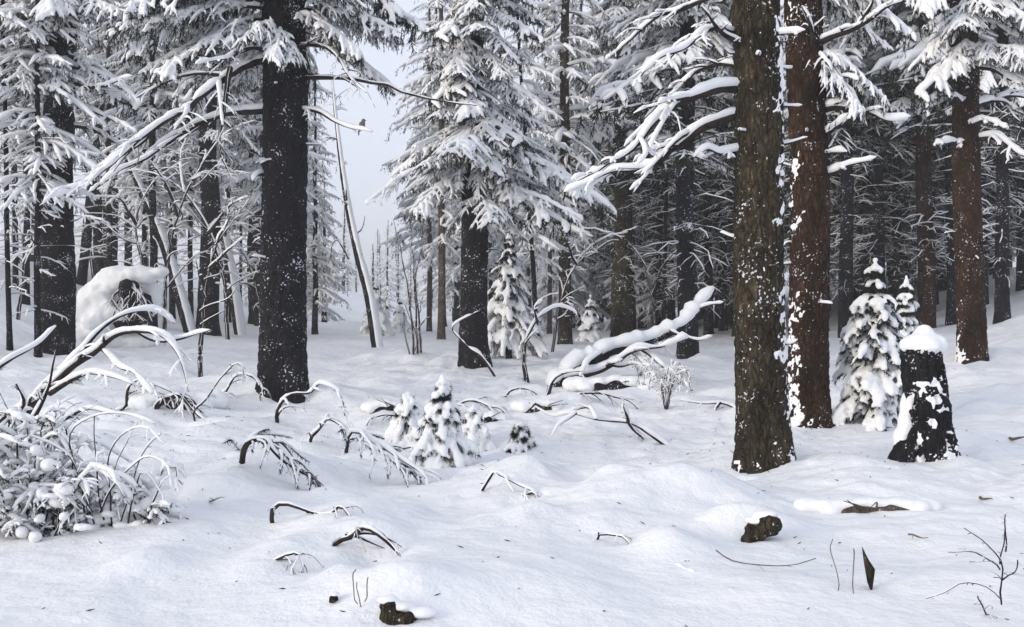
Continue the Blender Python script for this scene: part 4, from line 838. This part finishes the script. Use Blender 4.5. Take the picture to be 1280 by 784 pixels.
# arched branches that break through the snow
def arch(pts, label, w=6, snow=.035, tw=5, needle=False, d1=-.15, sub=2):
    xs = [p for p in pts]; y = max(p[1] for p in pts); B = hit(sum(p[0] for p in pts) / len(pts), y + 2); d = B[1]; e = thing('arched_branch', label, 'branch', B); P = pxpath(pts, d + .15, d + .1 + d1); P = np.concatenate([[P[0] + (P[0] - P[1]) * .25 - [0, 0, .18]], P, [P[-1] + (P[-1] - P[-2]) * .3 - [0, 0, .2]]])
    limb(e, B, P, w * .5 * d / F, .006, snow, tw + 3, .34, sub, droop=.5, gap=-.25, kink=.085)
    if needle:
        wd = MB(); rg = np.random.default_rng(4); Q = curve(P - B, 12); q, r_ = offshoots(Q, np.full(12, .006), 16, .34, rg, 6, .45, 1.2, .1, .8); wd.add(*tubes(q, np.full(q.shape[:2], .003), 3)); needles(wd, q, rg, 70, .045, .004, 1, .5); needles(wd, Q[None], rg, 260, .045, .004, 1, .6)
        mkobj('needles', wd.mesh('needles', [M_twig, M_needle]), e)
        sn = MB(); th = np.full(q.shape[:2], .016) * np.linspace(1, .6, 6)[None]; sn.add(*tubes(q + UP * .014, th, 6)); mkobj('needle_snow', remesh(sn, 'needle_snow', .012, M_snow, 1), e)
    return e
arch([(308, 552), (330, 550), (350, 562), (372, 585), (396, 604)], 'dark needled branch arching out of snow below the big black spruce', 9, .016, 6, True)
arch([(385, 552), (396, 536), (415, 532), (436, 542), (440, 560)], 'thin branch arched over snow right of the needled branch', 5, .03, 6)
arch([(440, 545), (470, 560), (495, 580), (530, 604)], 'snow-hung needled branch sloping down left of the knee-high spruce', 5, .05, 8, True)
arch([(350, 642), (385, 640), (420, 632), (445, 640)], 'low dark branch breaking the snow left of the arched one', 7, .01, 5)
arch([(422, 684), (442, 672), (464, 664), (480, 672), (508, 704)], 'dark branch bent in a sharp arch in the left foreground', 10, .012, 6)
arch([(345, 535), (352, 500), (375, 486), (405, 486), (425, 496)], 'forked snowy branch arching at the foot of the big black spruce', 6, .05, 5)
arch([(270, 500), (290, 480), (310, 470), (322, 480)], 'tangled snowy twigs left of the big black spruce foot', 4, .03, 9)
arch([(250, 520), (262, 490), (285, 465), (300, 450)], 'thin dark shoots rising left of the big black spruce foot', 3, .015, 9)
arch([(200, 500), (225, 494), (245, 505), (262, 520)], 'dark crooked branch under snow near the crooked sapling', 10, .02, 8)
arch([(560, 512), (585, 500), (612, 508), (630, 522)], 'thin bowed twig right behind the knee-high spruce', 4, .03, 7)
arch([(520, 532), (498, 522), (470, 520), (455, 530)], 'low twig arch left of the low spruces', 4, .014, 7)
arch([(610, 590), (640, 606), (668, 616)], 'snowy twig sloping toward the buried sliver of log', 4, .03, 7)
arch([(705, 500), (735, 488), (765, 492), (792, 502)], 'dark twig lying under the fallen trunk', 5, .014, 9)
arch([(620, 498), (645, 486), (668, 492)], 'short dark twig near the foot of the bent sapling', 4, .014, 7)
arch([(150, 500), (180, 478), (210, 482), (235, 505)], 'snow-lined twigs arching behind the fallen dead crown', 5, .04, 10)
for (x, y, a, b, lab, an, m, c) in LG:
    if b <= 5: arch([(x - a * .5, y), (x - a * .2, y - b * .9), (x + a * .15, y - b * .7), (x + a * .5, y + 1)], lab, b * 1.3, .012, 4, sub=2)
# twig plant lower right and other thin dry stems
arch_stems([[(1252, 756), (1251, 725), (1249, 705), (1240, 688), (1225, 672), (1205, 660)], [(1250, 712), (1235, 700), (1215, 690), (1186, 690)], [(1252, 750), (1238, 735), (1205, 727), (1180, 738), (1158, 748)], [(1252, 726), (1262, 715), (1272, 700)], [(1257, 690), (1257, 660), (1258, 640)], [(1250, 705), (1256, 680), (1257, 660)], [(1235, 775), (1226, 758), (1222, 745)]], 'bare forked twig plant in the lower right corner', 'bare_shrub', (1252, 762), .005, 2.2, M_twig, 4)
arch_stems([[(895, 688), (920, 700), (955, 706), (985, 706), (1020, 698)]], 'curved straw-coloured twig lying on snow at right foreground', 'dry_twig', (960, 710), 0, 1.7, M_straw, 2, 'twig', 0)
arch_stems([[(1048, 738), (1046, 710), (1041, 674)], [(1067, 742), (1066, 710), (1067, 686)]], 'pair of thin dry grass stems beside the upright splinter', 'dry_grass', (1060, 742), 0, 1.3, M_straw, 0, 'grass', 0)
arch_stems([[(447, 755), (444, 735), (445, 712)], [(452, 760), (449, 740), (446, 728)], [(456, 752), (458, 735), (460, 722)]], 'few thin dry grass stems under the arched branch', 'dry_grass', (450, 760), 0, 1.4, M_straw, 0, 'grass', 0)
arch_stems([[(1136, 668), (1160, 672)], ], 'small brown twig on snow right of the upright splinter', 'dry_twig', (1150, 675), 0, 3, M_straw, 1, 'twig', 0)
arch_stems([[(1225, 622), (1240, 624)], ], 'small brown twig on the right snow below the stump', 'dry_twig', (1232, 626), 0, 4, M_straw, 2, 'twig', 0)
arch_stems([[(1262, 548), (1285, 546)], ], 'brown twig at the right edge of the snow level with the stump', 'dry_twig', (1272, 551), 0, 5, M_straw, 2, 'twig', 0)
arch_stems([[(262, 625), (280, 622)], ], 'little brown twig tip in snow left of the arched branches', 'dry_twig', (270, 628), .01, 3, M_straw, 2, 'twig', 0)
def litter():
    """needles, bark flakes and twig ends dropped on the snow"""
    rg = np.random.default_rng(9); n = 520; y = 5.2 + 14 * rg.random(n) ** 1.3; x = rg.uniform(-.48, .48, n) * y; cl = rg.random((n, 1)) < .75
    cx = np.array([2.7, 3.6, -3.5, 4.9, -1.2, -3.9, 1.8])[rg.integers(7, size=n)]; cy = np.array([11.5, 13.5, 17, 12.2, 12, 8.6, 15])[rg.integers(7, size=n)]
    x = np.where(cl[:, 0], cx + rg.normal(0, .9, n), x); y = np.where(cl[:, 0], cy + rg.normal(0, .9, n), y); z = height(x, y)
    a = rg.uniform(0, 6.28, n); L = rg.uniform(.008, .03, n); D = np.stack([np.cos(a) * L, np.sin(a) * L, rg.normal(0, .3, n) * L], -1); c = np.stack([x, y, z + .004], -1)
    V, Fq = tubes(np.stack([c - D, c, c + D], 1), np.stack([L * 0 + .0015, .002 + .1 * L, L * 0 + .001], 1), 3); o = mkobj('needle_litter', MB().add(V, Fq).mesh('needle_litter', M_twig)); o['kind'] = 'stuff'; o['label'] = 'fallen needles and bark flecks sprinkled on the snow'
litter()
def bird():
    e = thing('bird', 'small grey-brown bird perched on the thin branch by the open sky', 'bird', bird_at); mb = MB(); b = .001 * 8.5
    for c, r_ in [((0, 0, .045), (.038, .034, .05)), ((.006, 0, .07), (.034, .032, .04)), ((.014, 0, .112), (.028, .026, .027)), ((-.03, 0, .0), (.02, .018, .04)), ((-.05, 0, -.05), (.012, .014, .05)), ((.008, 0, .092), (.026, .025, .03))]: blobs(mb, [c], np.array([r_]), 3)
    mkobj('body', remesh(mb, 'body', .006, M_feather, 3), e)
    bk = MB(); bk.add(*tubes(np.array([[.036, 0, .113], [.048, 0, .111], [.056, 0, .107]]), np.array([.007, .005, .001]), 6)); mkobj('beak', bk.mesh('beak', M_beak), e)
    for s in (-1, 1):
        wg = MB(); blobs(wg, [(-.012, s * .032, .05)], np.array([[.032, .008, .045]]), 2); mkobj('wing', wg.mesh('wing', M_feather), e)
        lg = MB(); lg.add(*tubes(np.array([[.006, s * .012, .01], [.004, s * .012, -.008], [.016, s * .013, -.012]]), np.array([.003, .003, .002]), 5)); mkobj('leg', lg.mesh('leg', M_beak), e)
bird()

# ------------------------------------------------------------------ the frosty air
def haze():
    mb = MB(); x0, x1, y0, y1, z0, z1 = -420, 420, -75, 460, -3.0, 26.0
    V = [(x0, y0, z0), (x1, y0, z0), (x1, y1, z0), (x0, y1, z0), (x0, y0, z1), (x1, y0, z1), (x1, y1, z1), (x0, y1, z1)]
    Q = [(0, 3, 2, 1), (4, 5, 6, 7), (0, 1, 5, 4), (1, 2, 6, 5), (2, 3, 7, 6), (3, 0, 4, 7)]
    mb.add(V, [t for a, b, c, d in Q for t in ((a, b, c), (a, c, d))])
    m = bpy.data.materials.new('haze'); m.use_nodes = True; nt = m.node_tree; nt.nodes.clear()
    out = nt.nodes.new('ShaderNodeOutputMaterial'); pv = nt.nodes.new('ShaderNodeVolumePrincipled'); pv.inputs['Color'].default_value = (.965, .975, .995, 1)
    pv.inputs['Density'].default_value = .002; pv.inputs['Anisotropy'].default_value = .0
    nt.links.new(pv.outputs[0], out.inputs['Volume'])
    o = mkobj('haze', mb.mesh('haze', m, False)); o['kind'] = 'stuff'; o['label'] = 'thin frosty haze hanging through the whole wood'
haze()
